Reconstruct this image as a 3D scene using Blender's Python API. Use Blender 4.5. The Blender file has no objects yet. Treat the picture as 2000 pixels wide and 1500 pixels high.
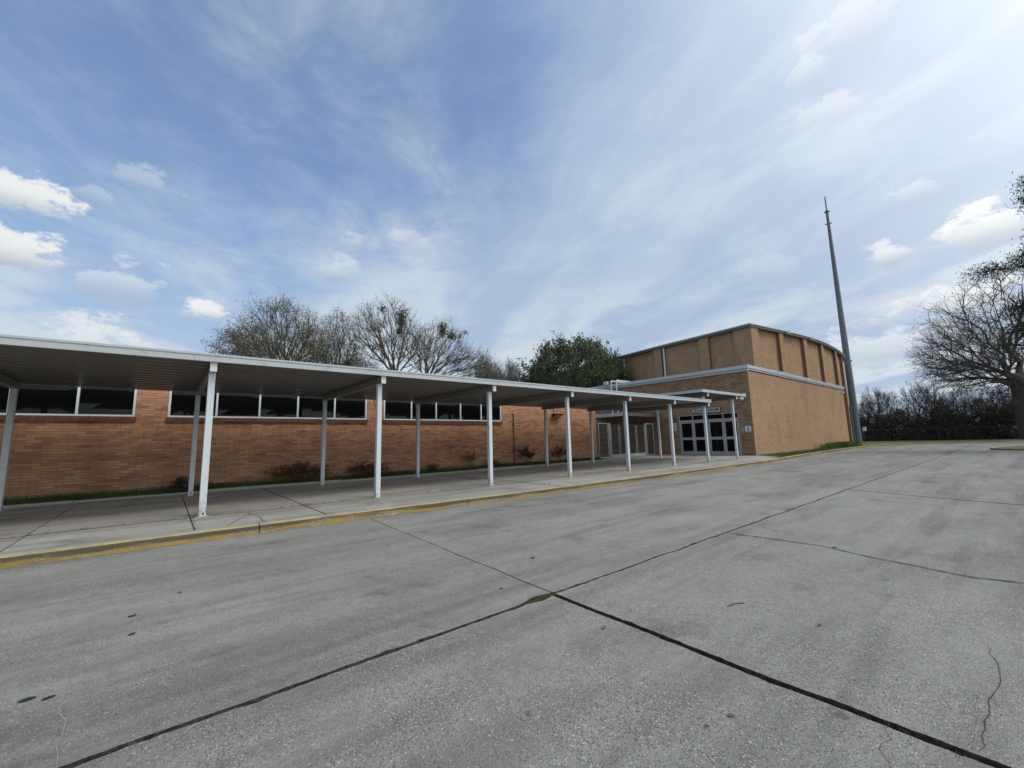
import bpy, math, random
import numpy as np
from mathutils import Matrix, Vector
R_ = math.radians
scene = bpy.context.scene
COL = scene.collection

# ---------------------------------------------------------------- camera
yaw, pitch, roll = 0.8786, 0.136, -0.0253
fw = Vector((math.cos(yaw)*math.cos(pitch), math.sin(yaw)*math.cos(pitch), math.sin(pitch)))
rt = Vector((math.sin(yaw), -math.cos(yaw), 0))
up = rt.cross(fw)
rt2 = rt*math.cos(roll) + up*math.sin(roll)
up2 = rt2.cross(fw)
cd = bpy.data.cameras.new('camera'); cam = bpy.data.objects.new('camera', cd); COL.objects.link(cam)
cam.matrix_world = Matrix(((rt2.x, up2.x, -fw.x, 0), (rt2.y, up2.y, -fw.y, 0), (rt2.z, up2.z, -fw.z, 1.36), (0, 0, 0, 1)))
cd.sensor_width = 36; cd.lens = 813.4/2000*36; cd.clip_start = 0.05; cd.clip_end = 3000
scene.camera = cam

# ---------------------------------------------------------------- light
SUN_AZ = Vector((0.50, -0.866)); SUN_EL = R_(52)
sdir = Vector((SUN_AZ.x*math.cos(SUN_EL), SUN_AZ.y*math.cos(SUN_EL), math.sin(SUN_EL)))
sl = bpy.data.lights.new('sun', 'SUN'); sl.energy = 1.15; sl.angle = R_(16); sl.color = (1, .90, .76)
so = bpy.data.objects.new('sun', sl); COL.objects.link(so)
so.rotation_euler = sdir.to_track_quat('Z', 'Y').to_euler(); so.location = sdir*200
scene.view_settings.view_transform = 'Standard'; scene.view_settings.look = 'None'
scene.view_settings.gamma = 1; scene.view_settings.exposure = 0
scene.cycles.max_bounces = 6

class NT:
    """small helper that writes node trees"""
    def __init__(s, tree): s.t = tree; tree.nodes.clear()
    def n(s, typ, ins=None, **kw):
        nd = s.t.nodes.new(typ)
        for k, v in kw.items(): setattr(nd, k, v)
        for k, v in (ins or {}).items():
            sock = nd.inputs[k]
            if isinstance(v, bpy.types.NodeSocket): s.t.links.new(v, sock)
            else: sock.default_value = v
        return nd
    def m(s, op, a, b=0.0, c=0.0, clamp=False):
        return s.n('ShaderNodeMath', {0: a, 1: b, 2: c}, operation=op, use_clamp=clamp).outputs[0]
    def v(s, op, a, b=(0, 0, 0), scale=None):
        nd = s.n('ShaderNodeVectorMath', {0: a, 1: b}, operation=op)
        if scale is not None:
            if isinstance(scale, bpy.types.NodeSocket): s.t.links.new(scale, nd.inputs['Scale'])
            else: nd.inputs['Scale'].default_value = scale
        return nd.outputs['Value'] if op in ('DOT_PRODUCT', 'LENGTH', 'DISTANCE') else nd.outputs[0]
    def comb(s, x, y, z): return s.n('ShaderNodeCombineXYZ', {0: x, 1: y, 2: z}).outputs[0]
    def sep(s, a): return s.n('ShaderNodeSeparateXYZ', {0: a}).outputs
    def noise(s, vec, scale, detail=4, rough=.55, dist=0.0):
        return s.n('ShaderNodeTexNoise', {'Vector': vec, 'Scale': scale, 'Detail': detail, 'Roughness': rough, 'Distortion': dist}).outputs
    def ss(s, x, a, b, lo=0.0, hi=1.0):
        nd = s.n('ShaderNodeMapRange', {0: x, 1: a, 2: b, 3: lo, 4: hi}, interpolation_type='SMOOTHSTEP'); return nd.outputs[0]
    def mix(s, f, a, b, blend='MIX'):
        nd = s.n('ShaderNodeMix', data_type='RGBA', blend_type=blend)
        for sock, val in ((nd.inputs[0], f), (nd.inputs[6], a), (nd.inputs[7], b)):
            if isinstance(val, bpy.types.NodeSocket): s.t.links.new(val, sock)
            else: sock.default_value = val if not isinstance(val, tuple) or len(val) == 4 else (*val, 1)
        return nd.outputs[2]
    def ramp(s, f, stops):
        nd = s.n('ShaderNodeValToRGB', {0: f}); cr = nd.color_ramp
        while len(cr.elements) < len(stops): cr.elements.new(.5)
        for e, (p, c) in zip(cr.elements, stops): e.position = p; e.color = (*c, 1)
        return nd.outputs[0]

# ---------------------------------------------------------------- sky
world = bpy.data.worlds.new('World'); scene.world = world; world.use_nodes = True
W = NT(world.node_tree)
sky = W.n('ShaderNodeTexSky', sky_type='NISHITA', sun_disc=False, sun_elevation=SUN_EL,
          sun_rotation=math.atan2(SUN_AZ.x, SUN_AZ.y), air_density=1.0, dust_density=1.2, ozone_density=2.5)
SKY = 0.15
tc = W.n('ShaderNodeTexCoord').outputs['Generated']
dr = W.v('NORMALIZE', tc)
sx, sy, sz = W.sep(dr)
zc = W.m('ADD', W.m('MAXIMUM', sz, 0.0), 0.10)
px = W.m('DIVIDE', sx, zc); py = W.m('DIVIDE', sy, zc)
a0 = (0.507, 0.862); b0 = (0.862, -0.507)
al = W.m('ADD', W.m('MULTIPLY', px, a0[0]), W.m('MULTIPLY', py, a0[1]))
ac = W.m('ADD', W.m('MULTIPLY', px, b0[0]), W.m('MULTIPLY', py, b0[1]))
stre = W.comb(W.m('MULTIPLY', al, 0.30), ac, 0.0)
wv = W.noise(W.comb(px, py, 3.0), 0.7, 3)[1]
wv = W.v('SCALE', W.v('SUBTRACT', wv, (.5, .5, .5)), scale=0.9)
n1 = W.noise(W.v('ADD', stre, wv), 1.15, 7, .52)[0]
n2 = W.noise(W.v('ADD', W.comb(W.m('MULTIPLY', al, 0.8), ac, 7.0), wv), 3.4, 6, .6)[0]
n3 = W.noise(W.v('ADD', W.comb(W.m('MULTIPLY', al, 1.6), W.m('MULTIPLY', ac, 2.0), 3.0), W.v('SCALE', wv, scale=2.2)), 5.0, 7, .68)[0]
def toward(c, lo, hi): return W.ss(W.v('DOT_PRODUCT', dr, c), lo, hi)
veil = W.m('ADD', 0.03, W.m('ADD', W.m('ADD', W.m('MULTIPLY', n1, .95), W.m('MULTIPLY', n2, 0.42)), W.m('MULTIPLY', n3, 0.34)))
blue = W.m('MULTIPLY', toward((-.054, .808, .587), .72, 1.0), 0.36)
blue2 = W.m('MULTIPLY', toward((.547, .511, .663), .95, 1.0), 0.08)
blue3 = W.m('MULTIPLY', toward((.166, .787, .595), .93, 1.0), 0.08)
veil = W.m('SUBTRACT', veil, W.m('ADD', blue3, W.m('ADD', blue, blue2)))
low = W.ss(sz, 0.72, 0.10)
veil = W.m('ADD', veil, W.m('MULTIPLY', low, 0.38))
veil = W.m('ADD', veil, W.m('MULTIPLY', toward((.86, .30, .42), .80, 1.0), 0.18))
vm = W.ss(veil, 0.45, 1.05, 0.16, .95)
# veiled sun glare, unseen behind the camera, broadened to add light under the canopy
glare = W.m('POWER', W.m('MAXIMUM', W.v('DOT_PRODUCT', dr, tuple(Vector((.5,-.866,.75)).normalized())), 0.0), 3.6)
veilcol = W.mix(W.ss(n2, .35, .7), (.44, .55, .73), (.58, .68, .78))
veilcol = W.mix(W.ss(sz, .52, 0.10), veilcol, (.62, .71, .78))
veilcol = W.mix(W.ss(n1, .55, .42), veilcol, (.41, .52, .69))
skyc = W.v('SCALE', W.v('MULTIPLY', sky.outputs[0], (1.04, 1.10, 1.18)), scale=SKY)
base = W.mix(vm, skyc, veilcol)
# low cumulus banks
cn = W.noise(W.comb(W.m('MULTIPLY', sx, 1), W.m('MULTIPLY', sy, 1), W.m('MULTIPLY', sz, 1.9)), 15, 8, .64)[0]
cn = W.m('SUBTRACT', cn, 0.5)
BL = [(-0.201,0.904,0.378,0.050,1.00),(-0.192,0.934,0.301,0.052,1.00),(-0.085,0.954,0.288,0.055,0.50),(0.045,0.965,0.257,0.031,1.00),(-0.052,0.891,0.452,0.030,0.28),(-0.112,0.906,0.409,0.024,0.25),(0.251,0.893,0.374,0.042,0.35),(0.280,0.857,0.432,0.036,0.30),(0.951,-0.006,0.309,0.056,.95),(0.947,0.106,0.303,0.031,0.70),(0.828,0.151,0.541,0.038,0.35),(0.776,0.074,0.626,0.060,0.35),(0.80,0.16,0.60,0.035,0.35),(0.72,0.10,0.70,0.03,.5),(0.978,0.035,0.204,0.068,0.80),(0.981,0.129,0.146,0.069,0.60),(-0.107,0.978,0.181,0.058,0.70),(0.396,0.803,0.445,0.039,0.30),(0.905,0.283,0.317,0.050,0.15),(0.919,0.067,0.389,0.031,0.35)]
cm = None; lit = None
for (x, y, z, r, a) in BL:
    # flattened distance from the cloud's middle: wide, with a flat base
    dv = W.v('SUBTRACT', dr, (x, y, z))
    dvx, dvy, dvz = W.sep(dv)
    dz = W.m('MULTIPLY', dvz, 1.7)
    dd = W.v('LENGTH', W.comb(dvx, dvy, dz))
    e = W.m('SUBTRACT', 1.0, W.m('DIVIDE', dd, r*1.30))
    e = W.m('ADD', e, W.m('MULTIPLY', cn, 3.8))
    mk_ = W.m('MULTIPLY', W.ss(e, 0.08, 0.55), a)
    li = W.m('MULTIPLY', mk_, W.ss(dvz, -r*.55, r*.35))
    cm = mk_ if cm is None else W.m('MAXIMUM', cm, mk_)
    lit = li if lit is None else W.m('MAXIMUM', lit, li)
cucol = W.mix(W.m('DIVIDE', lit, W.m('MAXIMUM', cm, .001), clamp=True), (.42, .50, .60), (.84, .87, .88))
base = W.mix(cm, base, cucol)
# scattered small broken cloud low all round
cb = W.noise(W.comb(px, py, 1.0), 1.6, 8, .6)[0]
cbm = W.m('MULTIPLY', W.ss(cb, .52, .66), W.m('MULTIPLY', W.ss(sz, .42, .18), .35))
base = W.mix(cbm, base, (.70, .74, .77))
base = W.v('ADD', base, W.v('SCALE', (1.0, .93, .82), scale=W.m('MULTIPLY', glare, 1.45)))
bg = W.n('ShaderNodeBackground', {'Color': base, 'Strength': 1.0})
W.n('ShaderNodeOutputWorld', {0: bg.outputs[0]})
world.cycles.sampling_method = 'MANUAL'; world.cycles.sample_map_resolution = 512

# ---------------------------------------------------------------- materials
def mat(name):
    m = bpy.data.materials.new(name); m.use_nodes = True
    return m, NT(m.node_tree)
def finish(N, col, rough=.8, bump=None, bs=.3, bd=.01, metal=0.0, spec=.5, coat=0.0, normal=None):
    ins = {'Base Color': col if isinstance(col, bpy.types.NodeSocket) else (*col, 1), 'Roughness': rough, 'Metallic': metal, 'Specular IOR Level': spec, 'Coat Weight': coat}
    p = N.n('ShaderNodeBsdfPrincipled', ins)
    if bump is not None:
        b = N.n('ShaderNodeBump', {'Height': bump, 'Strength': bs, 'Distance': bd}); N.t.links.new(b.outputs[0], p.inputs['Normal'])
    N.n('ShaderNodeOutputMaterial', {0: p.outputs[0]})
    return p
def oc(N): return N.n('ShaderNodeTexCoord').outputs['Object']
def simple(name, col, rough=.6, var=.12, scale=3, bump=0.0, metal=0.0, spec=.5, dirt=None, coat=0.0):
    m, N = mat(name); c = oc(N)
    n = N.noise(c, scale, 5)[0]; f = N.noise(c, scale*13, 4)[0]
    k = N.m('ADD', 1-var, N.m('ADD', N.m('MULTIPLY', n, var*1.3), N.m('MULTIPLY', f, var*.7)))
    cc = N.v('SCALE', col, scale=k)
    if dirt: cc = N.mix(N.m('MULTIPLY', N.ss(N.noise(c, scale*2.2, 6, .65)[0], .54, .74), dirt[1]), cc, dirt[0])
    finish(N, cc, rough, f if bump else None, bump, .01, metal, spec, coat)
    return m

def brick(name, stops, mortar, bw, bh, ms=.008, stain=.25, wear=False):
    m, N = mat(name)
    x, y, z = N.sep(oc(N))
    u = N.m('ADD', x, y)
    vec = N.comb(u, z, 0.0)
    bt = N.n('ShaderNodeTexBrick', {'Vector': vec, 'Color1': (0, 0, 0, 1), 'Color2': (1, 1, 1, 1), 'Mortar': (0, 0, 0, 1), 'Scale': 1.0,
             'Mortar Size': ms, 'Mortar Smooth': .3, 'Brick Width': bw, 'Row Height': bh}, offset=.5)
    rnd = N.sep(bt.outputs[0])[0]
    # blend the per-brick tone with slow drifts so that runs of dark and pale bricks form
    dr_ = N.noise(N.comb(N.m('MULTIPLY', u, .6), N.m('MULTIPLY', z, 2.2), 0.0), 1.0, 4, .6)[0]
    rr = N.m('ADD', N.m('MULTIPLY', rnd, .60), N.m('MULTIPLY', N.m('SUBTRACT', dr_, .22), .72))
    col = N.ramp(rr, stops)
    g = N.noise(vec, 60, 3)[0]
    col = N.v('SCALE', col, scale=N.m('ADD', .82, N.m('MULTIPLY', g, .36)))
    st = N.noise(N.comb(N.m('MULTIPLY', u, .5), N.m('MULTIPLY', z, .22), 4.0), 1.7, 6, .6)[0]
    col = N.v('SCALE', col, scale=N.m('SUBTRACT', 1.0, N.m('MULTIPLY', N.ss(st, .42, .75), stain)))
    run = N.noise(N.comb(N.m('MULTIPLY', u, 5.0), N.m('MULTIPLY', z, .35), 1.0), 1.0, 4, .6)[0]
    col = N.v('SCALE', col, scale=N.m('SUBTRACT', 1.0, N.m('MULTIPLY', N.ss(run, .55, .8), stain*.6)))
    if wear:
        wn = N.noise(N.comb(N.m('MULTIPLY', u, 1.3), N.m('MULTIPLY', z, 2.0), 8.0), 1.6, 7, .7)[0]
        col = N.mix(N.m('MULTIPLY', N.ss(N.m('ADD', wn, N.m('MULTIPLY', z, -.22)), .36, .52), .45), col, (.20, .165, .12))
        dk = N.noise(N.comb(N.m('MULTIPLY', u, 7.0), N.m('MULTIPLY', z, .5), 2.0), 1.0, 5, .65)[0]
        band = N.m('MULTIPLY', N.ss(z, 1.2, 2.05), N.ss(z, 2.35, 2.1))
        col = N.mix(N.m('MULTIPLY', N.m('MULTIPLY', N.ss(dk, .52, .68), band), .55), col, (.10, .06, .04))
    mc = N.v('SCALE', mortar, scale=N.m('ADD', .8, N.m('MULTIPLY', g, .4)))
    col = N.mix(bt.outputs[1], col, mc)
    h = N.m('ADD', N.m('MULTIPLY', N.m('SUBTRACT', 1.0, bt.outputs[1]), 1.0), N.m('MULTIPLY', g, .3))
    finish(N, col, .88, h, .5, .006, spec=.25)
    return m

M = {}
M['brick_red'] = brick('brick_red', [(0, (.21, .09, .055)), (.22, (.34, .165, .098)), (.5, (.46, .24, .14)), (.78, (.53, .295, .175)), (1, (.64, .40, .26))], (.26, .15, .095), .30, .072, .007, wear=True)
M['brick_tan'] = brick('brick_tan', [(0, (.27, .16, .092)), (.3, (.375, .238, .138)), (.6, (.425, .276, .163)), (1, (.49, .33, .205))], (.23, .16, .10), .21, .072, .011)
M['brick_front'] = brick('brick_front', [(0, (.20, .12, .075)), (.3, (.30, .19, .115)), (.6, (.37, .24, .145)), (1, (.45, .30, .185))], (.10, .055, .038), .25, .085, .012)
M['brick_sill'] = brick('brick_sill', [(0, (.10, .045, .03)), (.5, (.17, .075, .048)), (1, (.24, .11, .07))], (.09, .06, .045), .075, .30, .008)
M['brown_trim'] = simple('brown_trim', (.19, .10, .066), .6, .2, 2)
M['white_metal'] = simple('white_metal', (.62, .67, .69), .42, .10, 1.5, dirt=((.33, .33, .30), .35))
M['fascia_metal'] = simple('fascia_metal', (.43, .47, .485), .42, .12, 1.2, dirt=((.24, .25, .24), .4))
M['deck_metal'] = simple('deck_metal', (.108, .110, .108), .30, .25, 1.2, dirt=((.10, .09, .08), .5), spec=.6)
M['beam_shaded'] = simple('beam_shaded', (.20, .20, .19), .45, .2, 2.0)  # white beams coloured grey, the shade under the roof is in this tone
M['cornice_metal'] = simple('cornice_metal', (.46, .49, .52), .4, .16, 1.5, dirt=((.30, .31, .31), .6))
M['eave_metal'] = simple('eave_metal', (.095, .098, .098), .5, .2, 1.5)
M['gate_metal'] = simple('gate_metal', (.30, .32, .325), .5, .2, 3)
M['alu'] = simple('alu', (.50, .53, .54), .4, .15, 3, metal=.2)
M['door_alu'] = simple('door_alu', (.38, .385, .375), .42, .15, 3, metal=.15)
M['roof_grey'] = simple('roof_grey', (.30, .30, .29), .9, .3, 1)
M['dark_metal'] = simple('dark_metal', (.035, .033, .032), .5, .3, 4)
M['pipe_brown'] = simple('pipe_brown', (.075, .035, .028), .6, .3, 4)
M['mast'] = simple('mast', (.115, .13, .145), .5, .2, 1.0, dirt=((.18, .19, .19), .4))
M['paper'] = simple('paper', (.72, .73, .75), .5, .05, 5)
M['paper_grey'] = simple('paper_grey', (.35, .37, .41), .5, .1, 5)
M['sign_face'] = simple('sign_face', (.46, .48, .45), .6, .12, 3)
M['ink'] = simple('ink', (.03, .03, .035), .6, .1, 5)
M['ink_blue'] = simple('ink_blue', (.05, .06, .16), .6, .1, 5)
M['brass'] = simple('brass', (.36, .33, .20), .5, .2, 8)
M['lens'] = simple('lens', (.50, .48, .42), .3, .1, 8)
M['edging'] = simple('edging', (.33, .34, .31), .9, .3, 2.5, .4, dirt=((.10, .11, .07), .7))
M['bark'] = simple('bark', (.11, .095, .075), .95, .45, 6, .5)
M['bark_grey'] = simple('bark_grey', (.15, .135, .12), .95, .35, 6, .5)
M['bark_oak'] = simple('bark_oak', (.075, .065, .060), .95, .4, 5, .5)
M['rust'] = simple('rust', (.12, .055, .03), .9, .3, 6)

def postmat():
    m, N = mat('post_paint'); c = oc(N); x, y, z = N.sep(c)
    n = N.noise(c, 14, 6, .7)[0]; b = N.noise(N.comb(N.m('MULTIPLY', x, 6), N.m('MULTIPLY', y, 6), N.m('MULTIPLY', z, .8)), 2.0, 5, .65)[0]
    col = N.v('SCALE', (.58, .63, .655), scale=N.m('ADD', .82, N.m('MULTIPLY', b, .36)))
    foot = N.m('MULTIPLY', N.ss(z, .32, .0), N.ss(n, .42, .60))
    col = N.mix(N.m('MULTIPLY', foot, .8), col, (.20, .15, .10))
    scuff = N.m('MULTIPLY', N.ss(N.noise(c, 5, 7, .75)[0], .58, .66), .45)
    col = N.mix(scuff, col, (.33, .33, .31))
    streak = N.m('MULTIPLY', N.ss(b, .60, .72), N.m('MULTIPLY', N.ss(z, 1.6, 2.9), .5))
    col = N.mix(streak, col, (.30, .27, .22))
    finish(N, col, .45, n, .15, .004); return m
M['post'] = postmat()
def leafmat(name, c1, c2, trans=.25, rough=.6):
    m, N = mat(name)
    g = N.n('ShaderNodeNewGeometry')
    rnd = g.outputs['Random Per Island']
    big = N.noise(oc(N), .9, 3)[0]
    f = N.m('ADD', N.m('MULTIPLY', rnd, .6), N.m('MULTIPLY', N.ss(big, .3, .7), .4))
    col = N.mix(f, c1, c2)
    p = N.n('ShaderNodeBsdfPrincipled', {'Base Color': col, 'Roughness': rough, 'Specular IOR Level': .3})
    t = N.n('ShaderNodeBsdfTranslucent', {'Color': col})
    mx = N.n('ShaderNodeMixShader', {0: trans, 1: p.outputs[0], 2: t.outputs[0]})
    N.n('ShaderNodeOutputMaterial', {0: mx.outputs[0]})
    return m
M['leaf_olive'] = leafmat('leaf_olive', (.08, .088, .030), (.22, .21, .09))
M['leaf_dark'] = leafmat('leaf_dark', (.034, .056, .024), (.14, .19, .085), .4)
M['leaf_yellowish'] = leafmat('leaf_yellowish', (.03, .045, .015), (.085, .11, .035))
M['leaf_pine'] = leafmat('leaf_pine', (.020, .034, .024), (.055, .080, .050))
M['leaf_brown'] = leafmat('leaf_brown', (.050, .020, .013), (.14, .060, .038), .1)
M['leaf_shrub'] = leafmat('leaf_shrub', (.014, .022, .010), (.06, .045, .025), .15)
M['leaf_bud'] = leafmat('leaf_bud', (.11, .085, .07), (.24, .19, .13), .3)
M['leaf_wood'] = leafmat('leaf_wood', (.040, .037, .026), (.105, .092, .064), .2)
M['grass'] = leafmat('grass', (.035, .065, .014), (.12, .175, .045), .35)
M['grass_far'] = leafmat('grass_far', (.06, .085, .025), (.15, .17, .06), .3)
M['weed'] = leafmat('weed', (.05, .07, .02), (.16, .15, .06), .2)
M['dead_leaf'] = leafmat('dead_leaf', (.13, .085, .05), (.25, .17, .10), .1)

def glass(name, c=(.003, .0035, .004), rough=.04):
    m, N = mat(name); n = N.noise(oc(N), 1.3, 3)[0]
    col = N.v('SCALE', c, scale=N.m('ADD', .5, n))
    finish(N, col, rough, n, .03, .02, spec=.24); return m
M['glass'] = glass('glass')
M['glass_door'] = glass('glass_door', (.003, .0035, .004), .08)

# concrete of the car park: exposed aggregate, stains, per-slab tone
def concrete(name, tone=(.260, .256, .232), speck=1.0, scale=1.0):
    m, N = mat(name); c = oc(N)
    at_ = N.n('ShaderNodeAttribute', attribute_name='slab')
    ar, ag, ab = N.sep(at_.outputs['Vector'])
    x, y, z = N.sep(c)
    big = N.noise(c, .35, 5, .6)[0]
    med = N.noise(N.comb(N.m('MULTIPLY', x, .45), y, 0.0), 1.8, 6, .65)[0]
    sm = N.noise(c, 9.0, 5, .65)[0]
    stn = N.noise(N.comb(N.m('MULTIPLY', x, .16), y, 5.0), 1.1, 7, .65)[0]
    k = N.m('ADD', .16, N.m('MULTIPLY', big, .52))
    k = N.m('ADD', k, N.m('MULTIPLY', med, .64))
    k = N.m('ADD', k, N.m('MULTIPLY', sm, .52))
    k = N.m('MULTIPLY', k, N.ss(stn, .66, .42, .70, 1.0))
    k = N.m('MULTIPLY', k, N.m('ADD', .8, N.m('MULTIPLY', ag, .4)))
    col = N.v('SCALE', tone, scale=k)
    col = N.v('SCALE', col, scale=N.ss(N.noise(c, .8, 6, .68)[0], .70, .54, .66, 1.0))
    col = N.v('SCALE', col, scale=N.ss(N.noise(N.comb(N.m('MULTIPLY', x, .12), N.m('MULTIPLY', y, 1.6), 9.0), 1.5, 6, .7)[0], .36, .50, .80, 1.0))
    # warm, sandy wash in places
    col = N.mix(N.m('MULTIPLY', N.ss(N.noise(c, .55, 4, .6)[0], .50, .72), N.m('MULTIPLY', ab, .55)), col, (.30, .285, .215))
    # aggregate
    v1 = N.n('ShaderNodeTexVoronoi', {'Vector': c, 'Scale': 95*scale, 'Randomness': 1.0}, feature='F1')
    rc = N.sep(v1.outputs['Color'])
    stone = N.m('MULTIPLY', N.ss(v1.outputs['Distance'], .55, .28), N.m('GREATER_THAN', rc[0], .22))
    wear = N.ss(N.noise(c, 1.1, 5, .6)[0], .36, .62, .35, 1.0)
    stcol = N.ramp(rc[1], [(0, (.03, .03, .03)), (.34, (.11, .11, .103)), (.60, (.25, .245, .225)), (.84, (.44, .425, .38)), (1, (.66, .64, .57))])
    col = N.mix(N.m('MULTIPLY', N.m('MULTIPLY', stone, wear), N.m('MULTIPLY', ar, .85*speck)), col, stcol)
    v2 = N.n('ShaderNodeTexVoronoi', {'Vector': c, 'Scale': 150*scale}, feature='F1')
    r2 = N.sep(v2.outputs['Color'])
    pit = N.m('MULTIPLY', N.ss(v2.outputs['Distance'], .45, .2), N.m('GREATER_THAN', r2[0], .72))
    col = N.mix(N.m('MULTIPLY', pit, N.m('MULTIPLY', ar, .55)), col, (.075, .075, .073))
    v3 = N.n('ShaderNodeTexVoronoi', {'Vector': c, 'Scale': 34*scale}, feature='F1')
    r3 = N.sep(v3.outputs['Color'])
    pb = N.m('MULTIPLY', N.ss(v3.outputs['Distance'], .26, .16), N.m('GREATER_THAN', r3[0], .945))
    col = N.mix(N.m('MULTIPLY', pb, N.m('MULTIPLY', ar, .9)), col, N.mix(r3[1], (.34, .32, .28), (.54, .52, .46)))
    # scattered dark spots (gum, oil)
    v4 = N.n('ShaderNodeTexVoronoi', {'Vector': c, 'Scale': 1.1}, feature='F1')
    r4 = N.sep(v4.outputs['Color'])
    sp = N.m('MULTIPLY', N.ss(v4.outputs['Distance'], .045, .03), N.m('GREATER_THAN', r4[0], .55))
    col = N.mix(N.m('MULTIPLY', sp, .6), col, (.07, .07, .07))
    h = N.m('ADD', N.m('MULTIPLY', sm, .8), N.m('SUBTRACT', N.m('MULTIPLY', stone, .35), N.m('MULTIPLY', pit, .6)))
    h = N.m('ADD', h, N.m('MULTIPLY', N.noise(c, 140, 3)[0], .7))
    finish(N, col, .85, h, .8, .007, spec=.3)
    return m
M['concrete'] = concrete('concrete')
M['walk_concrete'] = concrete('walk_concrete', (.385, .378, .340), .45, 1.3)

def soil(name, c1, c2, sc=14):
    m, N = mat(name); c = oc(N)
    n = N.noise(c, sc, 6, .7)[0]; b = N.noise(c, sc*.12, 3)[0]
    col = N.mix(N.ss(n, .35, .65), c1, c2)
    col = N.v('SCALE', col, scale=N.m('ADD', .7, N.m('MULTIPLY', b, .6)))
    finish(N, col, .95, n, .8, .02, spec=.2); return m
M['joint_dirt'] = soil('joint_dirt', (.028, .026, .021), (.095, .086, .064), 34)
M['lawn'] = soil('lawn', (.035, .050, .016), (.10, .115, .045), 9)
M['lawn_far'] = soil('lawn_far', (.085, .11, .035), (.17, .175, .075), 2.2)
M['forest_floor'] = soil('forest_floor', (.03, .028, .018), (.06, .055, .035), 2)
M['moss'] = soil('moss', (.035, .040, .014), (.10, .095, .05), 40)
M['tar'] = simple('tar', (.020, .021, .026), .6, .4, 20)
M['gravel_path'] = soil('gravel_path', (.30, .29, .25), (.42, .41, .37), 3)

def curbmat():
    m, N = mat('yellow_curb'); c = oc(N); x, y, z = N.sep(c)
    n = N.noise(N.comb(N.m('MULTIPLY', x, .5), y, z), 5, 7, .7)[0]
    f = N.noise(c, 45, 4, .6)[0]
    g = N.noise(N.comb(N.m('MULTIPLY', x, .35), N.m('MULTIPLY', z, 6.0), 2.0), 2.2, 6, .7)[0]
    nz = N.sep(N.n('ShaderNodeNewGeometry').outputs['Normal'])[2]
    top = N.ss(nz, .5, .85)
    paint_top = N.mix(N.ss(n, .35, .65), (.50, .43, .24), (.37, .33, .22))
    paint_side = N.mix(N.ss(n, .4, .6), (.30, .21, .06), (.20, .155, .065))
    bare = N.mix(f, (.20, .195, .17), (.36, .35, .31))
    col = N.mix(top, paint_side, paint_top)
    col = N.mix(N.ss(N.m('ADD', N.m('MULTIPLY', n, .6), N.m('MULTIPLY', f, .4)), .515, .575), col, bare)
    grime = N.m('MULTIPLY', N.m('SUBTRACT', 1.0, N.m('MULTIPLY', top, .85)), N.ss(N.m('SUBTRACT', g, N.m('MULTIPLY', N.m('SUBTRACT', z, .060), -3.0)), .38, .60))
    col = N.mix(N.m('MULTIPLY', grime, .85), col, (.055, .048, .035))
    finish(N, col, .8, N.m('ADD', f, n), .5, .01, spec=.3); return m
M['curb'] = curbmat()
def spill():
    m, N = mat('paint_spill'); c = oc(N)
    n = N.noise(c, 9, 6, .7)[0]
    col = N.mix(N.ss(n, .42, .58), (.34, .235, .070), (.22, .185, .11)); finish(N, col, .8, n, .4, .006); return m
M['spill'] = spill()

# ---------------------------------------------------------------- mesh helpers
BASE = {}
class MB:
    def __init__(s): s.v = []; s.f = []
    def add(s, vs, fs):
        o = len(s.v); s.v += [tuple(p) for p in vs]; s.f += [tuple(i+o for i in q) for q in fs]; return s
    def box(s, x0, x1, y0, y1, z0, z1):
        return s.add([(x0,y0,z0),(x1,y0,z0),(x1,y1,z0),(x0,y1,z0),(x0,y0,z1),(x1,y0,z1),(x1,y1,z1),(x0,y1,z1)],
                     [(0,3,2,1),(4,5,6,7),(0,1,5,4),(1,2,6,5),(2,3,7,6),(3,0,4,7)])
    def bbox(s, x0, x1, y0, y1, z0, z1, b=.004):
        """box with chamfered vertical edges and top"""
        def ring(x0, x1, y0, y1, z): return [(x0+b,y0,z),(x1-b,y0,z),(x1,y0+b,z),(x1,y1-b,z),(x1-b,y1,z),(x0+b,y1,z),(x0,y1-b,z),(x0,y0+b,z)]
        vs = ring(x0,x1,y0,y1,z0)+ring(x0,x1,y0,y1,z1)
        fs = [(i,(i+1)%8,8+(i+1)%8,8+i) for i in range(8)]+[tuple(range(7,-1,-1)), tuple(range(8,16))]
        return s.add(vs, fs)
    def prism(s, poly, z0, z1):
        n = len(poly); vs = [(x,y,z0) for x,y in poly]+[(x,y,z1) for x,y in poly]
        return s.add(vs, [(i,(i+1)%n,n+(i+1)%n,n+i) for i in range(n)]+[tuple(range(n-1,-1,-1)), tuple(range(n,2*n))])
    def tube(s, a, b, r0, r1=None, n=8, caps=True):
        r1 = r0 if r1 is None else r1; a = Vector(a); b = Vector(b); d = (b-a).normalized()
        u = d.orthogonal().normalized(); w = d.cross(u); vs = []
        for p, r in ((a,r0),(b,r1)):
            for i in range(n):
                t = 2*math.pi*i/n; vs.append(p+(u*math.cos(t)+w*math.sin(t))*r)
        fs = [(i,(i+1)%n,n+(i+1)%n,n+i) for i in range(n)]
        if caps: fs += [tuple(range(n-1,-1,-1)), tuple(range(n,2*n))]
        return s.add(vs, fs)
    def strip(s, left, right):
        n = len(left); return s.add(list(left)+list(right), [(i, i+1, n+i+1, n+i) for i in range(n-1)])

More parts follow.
